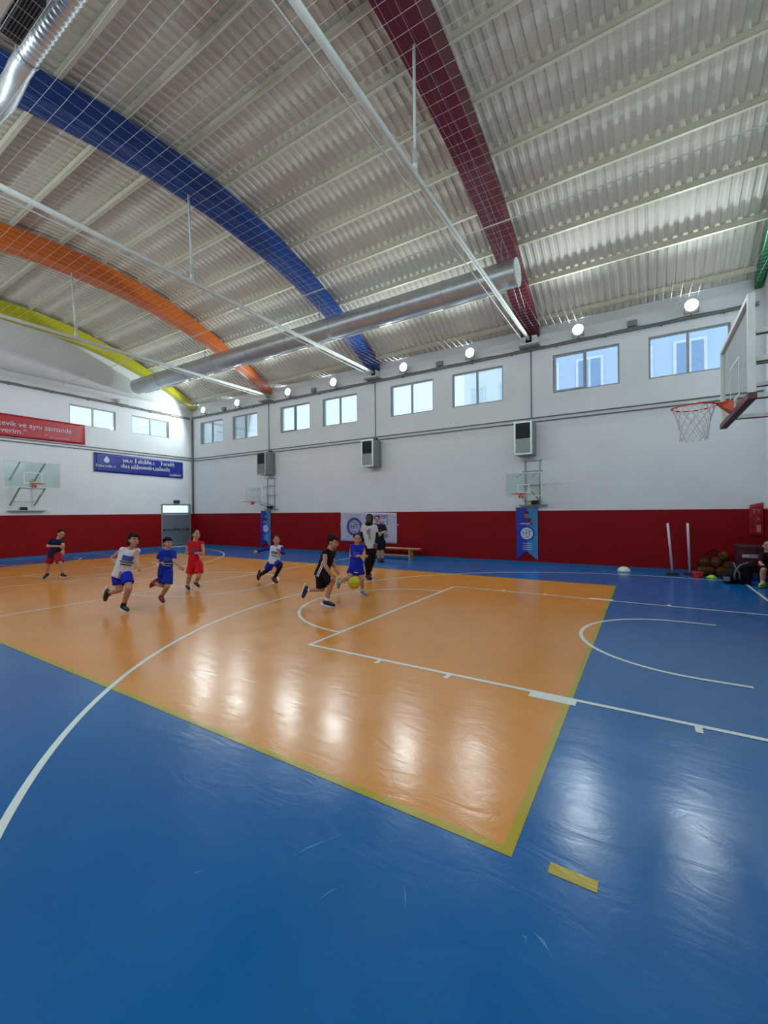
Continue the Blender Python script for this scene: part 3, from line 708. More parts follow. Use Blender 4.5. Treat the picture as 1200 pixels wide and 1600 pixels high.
def ring_disc(name, mt, parent, c, r0, r1, y, n=40):
    V = []; F = []
    for i in range(n):
        a = 2*PI*i/n
        V += [(c[0]+r0*math.cos(a), y, c[1]+r0*math.sin(a)), (c[0]+r1*math.cos(a), y, c[1]+r1*math.sin(a))]
    for i in range(n):
        a, b = 2*i, 2*((i+1) % n); F.append((a, b, b+1, a+1))
    return mesh_obj(name, V, F, mt, parent)
def pennant(x0, x1, label):
    t = thing('blue_pennant', label, 'banner', ((x0+x1)/2, YF-.06, .1), 'blue pennants on the red padding')
    y = YF-.05; zt_ = 1.79; zb = .13; w_ = x1-x0; xm = (x0+x1)/2; zn = .42
    MBl = mat('royal blue pennant half', (14, 52, 168), .4); MCy = mat('sky blue pennant half', (46, 132, 190), .4)
    mesh_obj('pennant_left_half', [(x0, y, zb), (xm, y, zn), (xm, y, zt_), (x0, y, zt_), (x0, y-.006, zb), (xm, y-.006, zn), (xm, y-.006, zt_), (x0, y-.006, zt_)],
             [(0,1,2,3),(7,6,5,4),(0,4,5,1),(1,5,6,2),(2,6,7,3),(3,7,4,0)], MBl, t)
    mesh_obj('pennant_right_half', [(xm, y, zn), (x1, y, zb), (x1, y, zt_), (xm, y, zt_), (xm, y-.006, zn), (x1, y-.006, zb), (x1, y-.006, zt_), (xm, y-.006, zt_)],
             [(0,1,2,3),(7,6,5,4),(0,4,5,1),(1,5,6,2),(2,6,7,3),(3,7,4,0)], MCy, t)
    MB().tube([(x0-.02, y-.01, zt_+.01), (x1+.02, y-.01, zt_+.01)], .012, 8).obj('hanging_rod', M_GREY, t)
    s = w_/.68; yf = y-.0085
    zc = .98; k = .19*s
    ring_disc('badge_ring', MBl, t, (xm, zc), k, k+.05, yf); ring_disc('badge_disc', M_PRINTW, t, (xm, zc), 0, k, yf)
    text_mesh('badge_letters', 'HT', .22*s, M_PRINTB, t, (xm, yf-.003, zc), (1, 0, 0), (0, 0, 1), .001)
    mb = MB().box((xm-.08*s, yf-.003, zc+.11), (xm+.08*s, yf-.001, zc+.125)).box((xm-.08*s, yf-.003, zc-.125), (xm+.08*s, yf-.001, zc-.11)); mb.obj('badge_bars', M_PRINTB, t)
    mb = MB()
    for i in range(4): mb.box((xm-.13*s-.02*(i == 2), yf-.001, .66-i*.065), (xm+.15*s, yf+.001, .675-i*.065))
    mb.obj('text_lines', M_PRINTW, t)
    # printed player portrait, a flat figure on the cloth
    sk = mat('printed skin', (150, 98, 80), .5); hr = mat('printed hair', (24, 18, 26), .5); jr = mat('printed jersey', (20, 40, 120), .5)
    def blob(nm, pts, mt, dy): return mesh_obj(nm, [(xm+px_*s, yf-dy, z) for px_, z in pts], [tuple(range(len(pts)))], mt, t)
    def ell(cx_, cz_, a, b, n=20): return [(cx_+a*math.cos(2*PI*i/n), cz_+b*math.sin(2*PI*i/n)) for i in range(n)]
    blob('portrait_body', [(-.2, 1.26), (.2, 1.26), (.22, 1.36), (.16, 1.44), (.06, 1.48), (-.06, 1.48), (-.14, 1.43), (-.2, 1.35)], jr, .001)
    blob('portrait_face', ell(-.01, 1.56, .065, .09), sk, .002); blob('portrait_hair', [(-.07, 1.6), (.06, 1.6), (.07, 1.66), (.03, 1.69), (-.04, 1.69), (-.08, 1.65)], hr, .003)
    blob('portrait_arm', [(-.2, 1.27), (.1, 1.27), (.1, 1.32), (-.2, 1.31)], mat('printed arm', (150, 160, 196), .5), .002); blob('portrait_arm', ell(.17, 1.36, .06, .07), sk, .002)
pennant(-5.62, -4.95, 'blue pennant with round badge on the red padding, right of the bench')
pennant(-17.4, -16.78, 'blue pennant with round badge on the red padding, nearer the corner')
t = thing('white_banner', 'creased white banner with blue round emblem hung behind the coaches', 'banner', (-11.4, YF-.05, .5))
cloth_panel('banner_sheet', (-12.7, YF-.045, .54), (-10.05, YF-.045, .5), (-10.05, YF-.045, 1.66), (-12.7, YF-.045, 1.72), mat('white banner cloth', (186, 184, 204), .7), t, (0, -1, 0), .014, 40, 16)
yb = YF-.1
ring_disc('emblem_ring', M_PRINTB, t, (-12.0, 1.12), .27, .37, yb)
text_mesh('emblem_letters', 'HT', .3, M_PRINTB, t, (-12.0, yb, 1.12), (1, 0, 0), (0, 0, 1), .001)
MB().box((-12.12, yb-.002, 1.29), (-11.88, yb, 1.315)).box((-12.12, yb-.002, .92), (-11.88, yb, .945)).obj('emblem_bars', M_PRINTB, t)
for i, (s_, z) in enumerate((('EMNİYET', 1.5), ('EK İ', 1.27), ('OKUL', 1.02), ('888', .78))):
    text_mesh('banner_lettering', s_, .2, M_PRINTB, t, (-10.42, yb, z), (1, 0, 0), (0, 0, 1), .001, 'RIGHT')
MB().box((-12.76, YF-.06, 1.2), (-12.68, YF-.04, 1.22)).box((-10.07, YF-.06, 1.2), (-9.97, YF-.04, 1.22)).obj('tie_tabs', M_PRINTW, t)
t = thing('red_poster', 'red wall poster with pale lettering in the far right corner', 'poster', (.3, YF-.05, 1.1))
cloth_panel('poster_sheet', (.14, YF-.04, 1.02), (XR-.045, YF-.04, 1.0), (XR-.045, YF-.04, 1.86), (.14, YF-.04, 1.80), mat('poster red', (150, 14, 22), .4), t, (0, -1, 0), .004)
text_mesh('poster_lettering', 'TY', .14, mat('pale poster print', (190, 130, 124), .5), t, (.27, YF-.06, 1.64), (1, 0, 0), (0, 0, 1), .001)
text_mesh('poster_lettering', 'A', .13, MATS['pale poster print'], t, (.3, YF-.06, 1.44), (1, 0, 0), (0, 0, 1), .001)
MB().box((.27, YF-.062, 1.12), (.35, YF-.06, 1.3)).obj('poster_bar', MATS['pale poster print'], t)

# ------------------------------------------------------------------ bench
t = thing('gym_bench', 'low pine gym bench against the red padding behind the coaches', 'bench', (-10, 6.7, 0))
bx0, bx1, by = -11.2, -8.85, 6.75
MB().box((bx0, by-.14, .36), (bx1, by+.14, .4)).obj('seat_board', M_WOOD, t, bevel=.008)
for x in (bx0+.35, bx1-.35):
    MB().box((x-.03, by-.13, 0), (x+.03, by-.05, .36)).box((x-.03, by+.05, 0), (x+.03, by+.13, .36)).obj('leg', M_WOOD, t, bevel=.006)
MB().box((bx0+.3, by-.03, .1), (bx1-.3, by+.03, .16)).obj('stretcher', M_WOOD, t, bevel=.005)

# ------------------------------------------------------------------ corner equipment
def at(u, v): p = onz(u, v); return p
M_POLE = mat('white training pole', (196, 190, 202), .4)
for k, (u, v, lab) in enumerate(((1051, 898, 'white training pole on a black foot, the left one of the pair'), (1078, 898, 'white training pole on a black foot, the right one of the pair'))):
    p = at(u, v); p.y = min(p.y, 7.0)
    t = thing('training_pole', lab, 'pole', p, 'training poles by the wall')
    MB().tube([(p.x, p.y, 0), (p.x, p.y, .03), (p.x, p.y, .06)], [.14, .14, .05], 20).obj('pole_foot', M_BLACK, t)
    tp = (-.10 if k == 0 else -.04)
    MB().tube([(p.x, p.y, .05), (p.x+tp, p.y, 1.34)], .028, 12).obj('pole_shaft', M_POLE, t, smooth=True)
p = at(975, 893)
t = thing('marker_dome', 'white half ball lying on the floor by the wall', 'marker', p)
mb = MB(); n = 24
mb.tube([(p.x, p.y, .003), (p.x, p.y, .03), (p.x, p.y, .09), (p.x, p.y, .125), (p.x, p.y, .14)], [.17, .165, .13, .075, .01], n)
mb.obj('dome', mat('white plastic dome', (214, 220, 206), .5), t, smooth=True)
p = at(1090, 903)
t = thing('red_tub', 'small red plastic tub on the floor right of the poles', 'tub', p)
mb = MB().tube([(p.x, p.y, .002), (p.x, p.y, .14)], [.09, .115], 20, cap=False).tube([(p.x, p.y, .14), (p.x, p.y, .02)], [.105, .082], 20); mb.obj('tub_wall', mat('red plastic', (190, 30, 44), .4), t, smooth=True)
MB().tube([(p.x+.115*math.cos(a*PI/10), p.y+.115*math.sin(a*PI/10), .14) for a in range(20)], .008, 6, closed=True).obj('tub_lip', mat('red plastic', (190, 30, 44)), t)
p = at(1082, 899)
t = thing('white_shuttle', 'tiny white disc marker beside the right pole foot', 'marker', p)
p = Vector((p.x+.12, p.y-.12, 0)); MB().tube([(p.x, p.y, .002), (p.x, p.y, .03), (p.x, p.y, .05)], [.08, .06, .02], 16).obj('disc', M_PRINTW, t)
def disc_cone(u, v, lab):
    p = at(u, v); t = thing('disc_cone', lab, 'cone', p, 'yellow green training discs')
    MB().tube([(p.x, p.y, .002), (p.x, p.y, .02), (p.x, p.y, .06), (p.x, p.y, .075)], [.115, .11, .05, .035], 20).obj('cone_shell', mat('neon yellow plastic', (176, 206, 40), .4), t, smooth=True)
disc_cone(1112, 903, 'yellow green disc cone on the floor in front of the ball bag')
# net bag of balls
pb = at(1122, 903)
t = thing('ball_bag', 'dark net bag filled with brown basketballs in the right corner', 'bag', pb)
bm_, bn = mat('brown basketball', (104, 60, 28), .7, noise_amt=.2), mat('dark bag net', (22, 20, 20), .8)
bp_ = [(-.3, 0, .13), (-.16, .05, .13), (.08, .0, .13), (-.26, .1, .34), (-.03, .05, .35), (.12, .08, .5), (.22, .08, .28)]
BB = Vector((-.54, 6.9, 0))
for q in bp_:
    c = BB+Vector(q); b = MB().ball(c, .125, 20, 12).obj('basketball', bm_, t, smooth=True)
    sm = MB()
    for ax in range(2):
        sm.tube([c+Vector((.126*math.cos(a*PI/12), .126*math.sin(a*PI/12)*(ax == 0), .126*math.sin(a*PI/12)*(ax == 1))) for a in range(24)], .004, 4, closed=True)
    sm.obj('seam', M_BLACK, b)
mb = MB()
for i in range(10):
    a = i/10*2*PI
    mb.tube([BB+Vector((-.06+.36*math.cos(a)*s1, .03+.22*math.sin(a)*s1, z)) for z, s1 in ((.01, .85), (.12, 1.02), (.28, .98), (.45, .72), (.6, .4), (.68, .1))], .006, 4)
for z, s1 in ((.05, .92), (.15, 1.03), (.25, 1.0), (.35, .88), (.45, .72), (.55, .52)):
    mb.tube([BB+Vector((-.06+.36*math.cos(a*PI/12)*s1, .03+.22*math.sin(a*PI/12)*s1, z)) for a in range(24)], .006, 4, closed=True)
mb.obj('net', bn, t)
# remeshed soft body helper
def remesh(mb, name, mt, parent, vox, smooth_it=3, extra=None):
    me = bpy.data.meshes.new('tmp'); me.from_pydata([tuple(v) for v in mb.v], [], mb.f); me.update()
    o = bpy.data.objects.new('tmp', me); COL.objects.link(o)
    md = o.modifiers.new('r', 'REMESH'); md.mode = 'VOXEL'; md.voxel_size = vox; md.use_smooth_shade = True
    if smooth_it:
        s = o.modifiers.new('s', 'SMOOTH'); s.iterations = smooth_it; s.factor = .5
    bpy.context.view_layer.update()
    m2 = bpy.data.meshes.new_from_object(o.evaluated_get(bpy.context.evaluated_depsgraph_get()))
    bpy.data.objects.remove(o); bpy.data.meshes.remove(me); m2.name = name
    m2.materials.clear(); m2.materials.append(mt)
    if extra:
        for v in m2.vertices: v.co = extra(v.co)
    r = bpy.data.objects.new(name, m2); return link(r, parent)
pk = at(1142, 911)
t = thing('backpack', 'black backpack with grey straps slumped in front of the ball bag', 'bag', pk)
PB = Vector((pk.x+.1, pk.y+.02, 0))
def crump(co): return co+Vector((noise.noise(co*9), noise.noise(co*9+Vector((5, 0, 0))), noise.noise(co*9+Vector((0, 5, 0)))))*.02
remesh(MB().ball(PB+Vector((0, 0, .17)), (.3, .17, .17)).ball(PB+Vector((.08, .03, .3)), (.2, .14, .16)).ball(PB+Vector((-.14, -.05, .13)), (.16, .14, .13)).box(PB+Vector((-.2, -.1, .0)), PB+Vector((.25, .12, .1))), 'bag_body', mat('black bag fabric', (18, 19, 24), .75), t, .018, 3, crump)
MB().tube([PB+Vector(q) for q in ((-.05, -.17, .1), (-.06, -.19, .22), (-.02, -.17, .34), (.06, -.12, .43), (.2, -.1, .5))], .018, 6).tube([PB+Vector(q) for q in ((.04, -.17, .12), (.03, -.18, .26), (-.03, -.13, .38), (-.06, -.08, .48))], .016, 6).obj('strap', mat('grey strap', (110, 112, 124), .7), t, smooth=True)
MB().box(PB+Vector((-.26, -.21, .06)), PB+Vector((-.14, -.18, .16))).obj('pale_pocket', mat('pale pocket', (130, 128, 124), .7), t, bevel=.01)
# long maroon kit table in the corner
t = thing('draped_table', 'low table under a maroon cloth with a white lettered stripe, right corner', 'table', (.0, 6.55, 0))
tx0, tx1, ty0, ty1, tz = -.17, .36, 6.45, 7.05, .82
cloth = mat('maroon table cloth', (62, 10, 30), .6)
MB().box((tx0, ty0, tz-.03), (tx1, ty1, tz)).obj('table_top', M_GREY, t)
for x in (tx0+.08, tx1-.08):
    for y in (ty0+.06, ty1-.06): MB().box((x-.02, y-.02, 0), (x+.02, y+.02, tz-.03)).obj('leg', M_BLACK, t)
cloth_panel('cloth_front', (tx0-.02, ty0-.02, .36), (tx1, ty0-.02, .32), (tx1, ty0-.02, tz+.006), (tx0-.02, ty0-.02, tz+.006), cloth, t, (0, -1, 0), .012, 30, 10)
MB().box((tx0-.02, ty0-.03, tz), (tx1, ty1+.02, tz+.008)).obj('cloth_top', cloth, t)
cloth_panel('cloth_side', (tx0-.02, ty1, .4), (tx0-.02, ty0-.02, .36), (tx0-.02, ty0-.02, tz), (tx0-.02, ty1, tz), cloth, t, (-1, 0, 0), .012, 12, 10)
MB().box((tx0+.03, ty0-.062, .55), (tx1-.05, ty0-.056, .63)).obj('white_stripe', mat('white stripe', (186, 170, 180), .6), t)
text_mesh('stripe_lettering', 'IIIIIIIII', .06, mat('dark stripe print', (60, 40, 60), .6), t, (tx0+.3, ty0-.064, .59), (1, 0, 0), (0, 0, 1), .001, sx=2.2)

# ------------------------------------------------------------------ ball
pball = at(554, 940)
dist = (pball-CPOS).dot(c_f)
bc = CPOS+ray(553.6, 910.5)*dist
t = thing('yellow_basketball', 'yellow basketball bouncing in front of the boy in black', 'ball', bc)
b = MB().ball(bc, .118, 32, 20).obj('ball_skin', mat('yellow ball rubber', (196, 186, 22), .5, bump=.3, bscale=150), t, smooth=True)
sm = MB()
for ax in range(3):
    def q(a):
        c_, s_ = .1185*math.cos(a), .1185*math.sin(a)
        return bc+(Vector((c_, s_, 0)) if ax == 0 else Vector((c_, 0, s_)) if ax == 1 else Vector((0, c_, s_)))
    sm.tube([q(a*PI/20) for a in range(40)], .0022, 4, closed=True)
sm.obj('ball_seam', mat('dark ball seam', (90, 84, 20), .6), t)

# ------------------------------------------------------------------ people
VR = Vector((math.cos(CYAW), math.sin(CYAW), 0)); VF = Vector((-math.sin(CYAW), math.cos(CYAW), 0))   # screen right / away, on the floor plane
def person(label, crop, anchor, J, face, S=1., skin=(176, 128, 104), hair=(24, 18, 18), shirt=(200, 200, 205), shorts=(20, 40, 150), shoe=(18, 18, 20), sole=(215, 215, 215),
           sleeves=0., sleeve_col=None, legs=None, short_len=.8, hairfn='short', prints=(), socks=None, collar=None, hem=.0, trousers=False, name='person', long_hair=False, cat='person', headS=1.):
    x0, y0, sc = crop
    A = onz(*anchor); da = (A-CPOS).dot(VF)
    def W(j, off=0.):
        u, v, *d = j; d = (d[0] if d else 0.)+off
        r = ray(x0+u/sc, y0+v/sc); return CPOS+r*((da+d)/r.dot(VF))
    K = {k: W(v) for k, v in J.items()}
    # feet on the floor
    t = thing(name, label, cat, (A.x, A.y, 0))
    skm = mat('skin %d %d' % (skin[0], skin[1]), skin, .55, noise_amt=.05, nscale=12)
    fr = (VR*face[0]-VF*face[1]).normalized()                 # facing, on the floor plane
    up = (K['head']-K['neck']).normalized(); up = (up+Vector((0, 0, 1))*1.2).normalized()
    fd = face[2] if len(face) > 2 else 0.
    ff = (fr+Vector((0, 0, -fd))).normalized(); rt = ff.cross(up).normalized(); up = rt.cross(ff).normalized()
    Rh = Matrix((rt, ff, up)).transposed()
    H = K['head']; hs = S*headS
    body = MB()
    # head
    body.ball(H+up*.012*hs, (.073*hs, .088*hs, .098*hs), 24, 16, Rh)
    body.ball(H+ff*.022*hs-up*.052*hs, (.052*hs, .058*hs, .056*hs), 16, 10, Rh)       # jaw
    body.ball(H+ff*.062*hs-up*.085*hs, (.022*hs, .02*hs, .018*hs), 12, 8, Rh)           # chin
    body.taper(H+ff*.082*hs+up*.008*hs, H+ff*.103*hs-up*.024*hs, .009*hs, .014*hs, 10)  # nose
    body.ball(H+ff*.082*hs-up*.056*hs, (.024*hs, .012*hs, .010*hs), 12, 8, Rh)          # lips
    for s_ in (-1, 1):
        body.ball(H+rt*s_*.074*hs-up*.008*hs-ff*.005*hs, (.010*hs, .02*hs, .030*hs), 12, 8, Rh)   # ears
        body.ball(H+rt*s_*.038*hs+ff*.062*hs-up*.03*hs, (.022*hs, .02*hs, .022*hs), 10, 8, Rh)     # cheeks
    nb = K['neck']
    body.taper(H-up*.05*hs-ff*.012*hs, nb-Vector((0, 0, .02)), .046*S, .054*S)
    # torso frame
    shL, shR = K['shL'], K['shR']; lat = (shR-shL); lat.z *= .5
    pel = K['pelvis']; spn = (nb-pel).normalized()
    lat = (lat-spn*lat.dot(spn)).normalized(); frt = spn.cross(lat)
    if frt.dot(fr) < 0: frt = -frt
    shw = max((shR-shL).length/2, .115*S)
    def loft(mb, st, n=20, cap=True):
        k = len(mb.v)
        for (tt, w_, d_, df) in st:
            c = pel.lerp(nb, tt)+frt*df
            for j in range(n):
                a = 2*PI*j/n; mb.v.append(c+lat*(w_*math.cos(a))+frt*(d_*math.sin(a)))
        for i in range(len(st)-1):
            for j in range(n): mb.f.append((k+i*n+j, k+i*n+(j+1) % n, k+(i+1)*n+(j+1) % n, k+(i+1)*n+j))
        mb.f.append(tuple(k+j for j in reversed(range(n)))); mb.f.append(tuple(k+(len(st)-1)*n+j for j in range(n)))
    g = 0.
    def stations(g, lo=-.12):
        return [(lo, .125*S+g, .095*S+g, 0), (.05, .122*S+g, .09*S+g, 0), (.3, .108*S+g, .082*S+g, .004), (.55, .122*S+g, .09*S+g, .008), (.78, .13*S+g, .09*S+g, .004), (.9, .118*S+g, .072*S+g, 0), (1., .06*S+g, .052*S+g, 0)]
    loft(body, stations(-.012))
    jl = [('L', shL), ('R', shR)]
    for s_, sh in jl:
        el, ha = K['el'+s_], K['ha'+s_]
        body.taper(pel.lerp(nb, .9), sh, .05*S, .046*S); body.taper(sh, el, .045*S, .034*S); 
        fa = (ha-el).normalized(); wr = ha-fa*.03*S
        body.taper(el, el.lerp(wr, .35), .034*S, .036*S); body.taper(el.lerp(wr, .35), wr, .036*S, .023*S)
        # hand: palm, four fingers, thumb
        ref = frt if abs(fa.dot(frt)) < .9 else spn
        side = fa.cross(ref).normalized(); pn = side.cross(fa).normalized()
        Rp = Matrix((side, fa, pn)).transposed(); pc = wr+fa*.045*S
        body.ball(pc, (.034*S, .044*S, .017*S), 12, 8, Rp)
        for q, L in ((-1.5, .052), (-.5, .062), (.5, .058), (1.5, .045)):
            b0 = pc+side*q*.0155*S+fa*.034*S; b1 = b0+fa*L*.55*S-pn*.012*S; b2 = b1+fa*L*.35*S-pn*.028*S
            body.tube([b0-fa*.01, b0, b1, b2], [.0095*S, .0095*S, .009*S, .0075*S], 8); body.ball(b2, .0078*S, 8, 6)
        b0 = wr+side*.026*S+fa*.025*S; b1 = b0+side*.026*S+fa*.03*S; b2 = b1+fa*.028*S-pn*.01*S
        body.tube([b0, b1, b2], [.012*S, .0105*S, .009*S], 8); body.ball(b2, .009*S, 8, 6)
    for s_ in 'LR':
        hip, kn, an, toe = K['hip'+s_], K['kn'+s_], K['an'+s_], K['to'+s_]
        body.taper(pel, hip, .085*S, .082*S); body.taper(hip, kn, .08*S, .052*S)
        sh_ = (an-kn); cal = kn+sh_*.32-frt*.012*S
        body.taper(kn, cal, .05*S, .052*S); body.taper(cal, an, .052*S, .033*S)
    bodyo = remesh(body, 'body', skm, t, .0085*S, 2)
    # face details
    ew, ed = mat('eye white', (160, 150, 145), .5), mat('dark iris', (26, 18, 14), .3)
    for s_ in (-1, 1):
        c = H+rt*s_*.031*hs+ff*.079*hs+up*.012*hs
        e = MB().ball(c, .0105*hs, 12, 8, Rh).obj('eye', ew, t, smooth=True); MB().ball(c+ff*.0085*hs, .0065*hs, 10, 8, Rh).obj('iris', ed, e, smooth=True)
        MB().tube([H+rt*s_*.014*hs+ff*.091*hs+up*.032*hs, H+rt*s_*.034*hs+ff*.088*hs+up*.037*hs, H+rt*s_*.052*hs+ff*.074*hs+up*.031*hs], .0042*hs, 6).obj('eyebrow', mat('brow %d' % hair[0], hair, .8), t)
    MB().tube([H+rt*q*.019*hs+ff*(.093-.006*abs(q))*hs-up*.056*hs for q in (-1, -.5, 0, .5, 1)], [.002*hs, .004*hs, .0045*hs, .004*hs, .002*hs], 6).obj('mouth', mat('lips', (130, 66, 60), .5), t)
    # hair
    hm = mat('hair %d' % hair[0], hair, .85, noise_amt=.25, nscale=60)
    hb = MB(); hb.ball(H+up*.034*hs-ff*.022*hs, (.083*hs, .09*hs, .09*hs), 24, 16, Rh)
    hb.ball(H-ff*.045*hs-up*.005*hs, (.072*hs, .055*hs, .07*hs), 16, 10, Rh)
    if hairfn in ('curly', 'full'):
        rnd = random.Random(len(label))
        for i in range(26 if hairfn == 'curly' else 14):
            a = rnd.uniform(0, 2*PI); e = rnd.uniform(.15, 1.4)
            d = rt*math.cos(a)*math.cos(e)+(ff*math.sin(a)*math.cos(e))+up*math.sin(e)
            hb.ball(H+up*.03*hs-ff*.02*hs+d*.085*hs, rnd.uniform(.022, .032)*hs, 10, 8)
        hb.ball(H+ff*.055*hs+up*.078*hs, (.06*hs, .03*hs, .03*hs), 12, 8, Rh)
    if long_hair:
        hb.ball(H-ff*.05*hs-up*.06*hs, (.068*hs, .05*hs, .075*hs), 16, 10, Rh)
        for s_ in (-1, 1): hb.ball(H+rt*s_*.07*hs-ff*.02*hs-up*.03*hs, (.018*hs, .04*hs, .065*hs), 12, 8, Rh)
    if hairfn == 'hood':
        hb = MB(); hb.ball(H+up*.02*hs-ff*.024*hs, (.09*hs, .095*hs, .112*hs), 24, 16, Rh); hb.taper(H-up*.06*hs-ff*.03*hs, nb, .07*S, .085*S)
    remesh(hb, 'hair' if hairfn != 'hood' else 'hood', hm, t, .009*hs, 1, (lambda co: co+Vector((noise.noise(co*55), noise.noise(co*55+Vector((3, 1, 2))), noise.noise(co*55+Vector((7, 3, 1)))))*.007) if hairfn != 'hood' else None)
    # shirt
    shm = mat('cloth %d %d %d' % shirt, shirt, .75, noise_amt=.08, nscale=8, bump=.25, bscale=14)
    sb = MB(); lo = -.16-hem
    st = [(lo, .148*S, .112*S, 0), (.05, .143*S, .108*S, 0), (.3, .132*S, .102*S, .004), (.55, .138*S, .105*S, .008), (.78, .144*S, .102*S, .004), (.9, .13*S, .085*S, 0), (.975, .078*S, .066*S, 0)]
    loft(sb, st)
    for s_, sh in jl:
        el = K['el'+s_]
        sb.taper(pel.lerp(nb, .9), sh, .062*S, .056*S)
        if sleeves > 0: sb.taper(sh, sh.lerp(el, sleeves), .058*S, .055*S)
        else: sb.taper(sh, sh.lerp(el, .06), .05*S, .048*S)
    rip = lambda co: co+Vector((noise.noise(co*7), noise.noise(co*7+Vector((9, 0, 0))), 0))*.008
    so = remesh(sb, 'shirt', shm, t, .013*S, 3, rip)
    if sleeve_col:
        slm = mat('cloth %d %d %d' % sleeve_col, sleeve_col, .75)
        for s_, sh in jl:
            el, ha = K['el'+s_], K['ha'+s_]
            q = MB(); q.taper(sh, el, .053*S, .042*S); q.taper(el, el.lerp(ha, .78), .042*S, .031*S); remesh(q, 'sleeve', slm, t, .011*S, 1)
    if collar:
        q = MB(); q.tube([nb+spn*(-.012)+lat*.064*S*math.cos(a*PI/12)+frt*.058*S*math.sin(a*PI/12) for a in range(24)], .011*S, 8, closed=True); q.obj('collar', mat('cloth %d %d %d' % collar, collar, .75), t, smooth=True)
    # prints on the shirt: (t0,t1,angle0,angle1,rgb)
    def wat(tt):
        for a, b in zip(st, st[1:]):
            if a[0] <= tt <= b[0]:
                f_ = (tt-a[0])/(b[0]-a[0]); return [a[i]+(b[i]-a[i])*f_ for i in (1, 2, 3)]
        return st[0][1:]
    for (t0, t1, a0, a1, rgb) in prints:
        V = []; F = []; n, m_ = 10, 6
        for i in range(m_+1):
            tt = t0+(t1-t0)*i/m_; w_, d_, df = wat(tt)
            for j in range(n+1):
                a = math.radians(a0+(a1-a0)*j/n); V.append(rip(pel.lerp(nb, tt)+frt*df+lat*((w_+.008)*math.cos(a))+frt*((d_+.008)*math.sin(a))))
        for i in range(m_):
            for j in range(n): F.append((i*(n+1)+j, i*(n+1)+j+1, (i+1)*(n+1)+j+1, (i+1)*(n+1)+j))
        mesh_obj('shirt_print', V, F, mat('print %d %d %d' % rgb, rgb, .7), so)
    # shorts / trousers
    shm2 = mat('cloth %d %d %d' % shorts, shorts, .7, noise_amt=.08, nscale=8, bump=.2, bscale=14)
    sb = MB()
    sb.ball(pel-spn*.03*S, (.14*S, .108*S, .09*S), 20, 12, Matrix((lat, frt, spn)).transposed())
    for s_ in 'LR':
        hip, kn, an = K['hip'+s_], K['kn'+s_], K['an'+s_]
        if trousers:
            sb.taper(hip, kn, .098*S, .072*S); sb.taper(kn, kn.lerp(an, .93), .072*S, .052*S)
        else:
            sb.taper(hip, hip.lerp(kn, short_len*.55), .096*S, .094*S)
            sb.tube([hip.lerp(kn, short_len*.4), hip.lerp(kn, short_len)], [.094*S, .098*S], 18)
    remesh(sb, 'trousers' if trousers else 'shorts', shm2, t, .013*S, 2, rip)
    if legs:
        lm = mat('cloth %d %d %d' % legs, legs, .7)
        for s_ in 'LR':
            q = MB(); q.taper(K['hip'+s_], K['kn'+s_], .083*S, .058*S); q.taper(K['kn'+s_], K['an'+s_], .058*S, .039*S); remesh(q, 'legging', lm, t, .012*S, 1)
    # shoes
    sm_ = mat('shoe %d %d %d' % shoe, shoe, .6); so_ = mat('sole %d %d %d' % sole, sole, .6)
    for s_ in 'LR':
        an, toe = K['an'+s_], K['to'+s_]
        d = (toe-an).normalized(); leg = (K['kn'+s_]-an).normalized()
        dn = -(leg-d*leg.dot(d)); dn = dn.normalized() if dn.length > .2 else Vector((0, 0, -1))
        sd = d.cross(dn).normalized()
        L = .205*S
        fd_ = (toe-(an+dn*.05*S)).normalized()
        heel = an+dn*.035*S-fd_*.035*S; ball_ = heel+fd_*.13*S; tip = heel+fd_*.185*S
        q = MB(); q.ball(heel+fd_*.02*S-dn*.005, (.04*S), 14, 10); q.taper(an-dn*.01, heel+fd_*.03*S, .041*S, .042*S); q.taper(heel+fd_*.03*S, ball_, .04*S, .038*S); q.taper(ball_, tip, .038*S, .028*S)
        so2 = remesh(q, 'shoe', sm_, t, .009*S, 2)
        V = []; n = 18
        prof = [(math.cos(2*PI*i/n), math.sin(2*PI*i/n)) for i in range(n)]
        for lay in (0, 1):
            for a_, b_ in prof:
                V.append(heel+fd_*(.082*S+a_*.128*S)+sd*(b_*(.043+.004*a_)*S)+dn*((.028+.017*lay)*S))
        F = [tuple(reversed(range(n))), tuple(range(n, 2*n))]+[(i, (i+1) % n, n+(i+1) % n, n+i) for i in range(n)]
        mesh_obj('sole', V, F, so_, so2)
        if socks:
            MB().tube([an-dn*.01, an.lerp(K['kn'+s_], .16)], [.041*S, .039*S], 14).obj('sock', mat('sock %d' % socks[0], socks, .8), t, smooth=True)
    return t

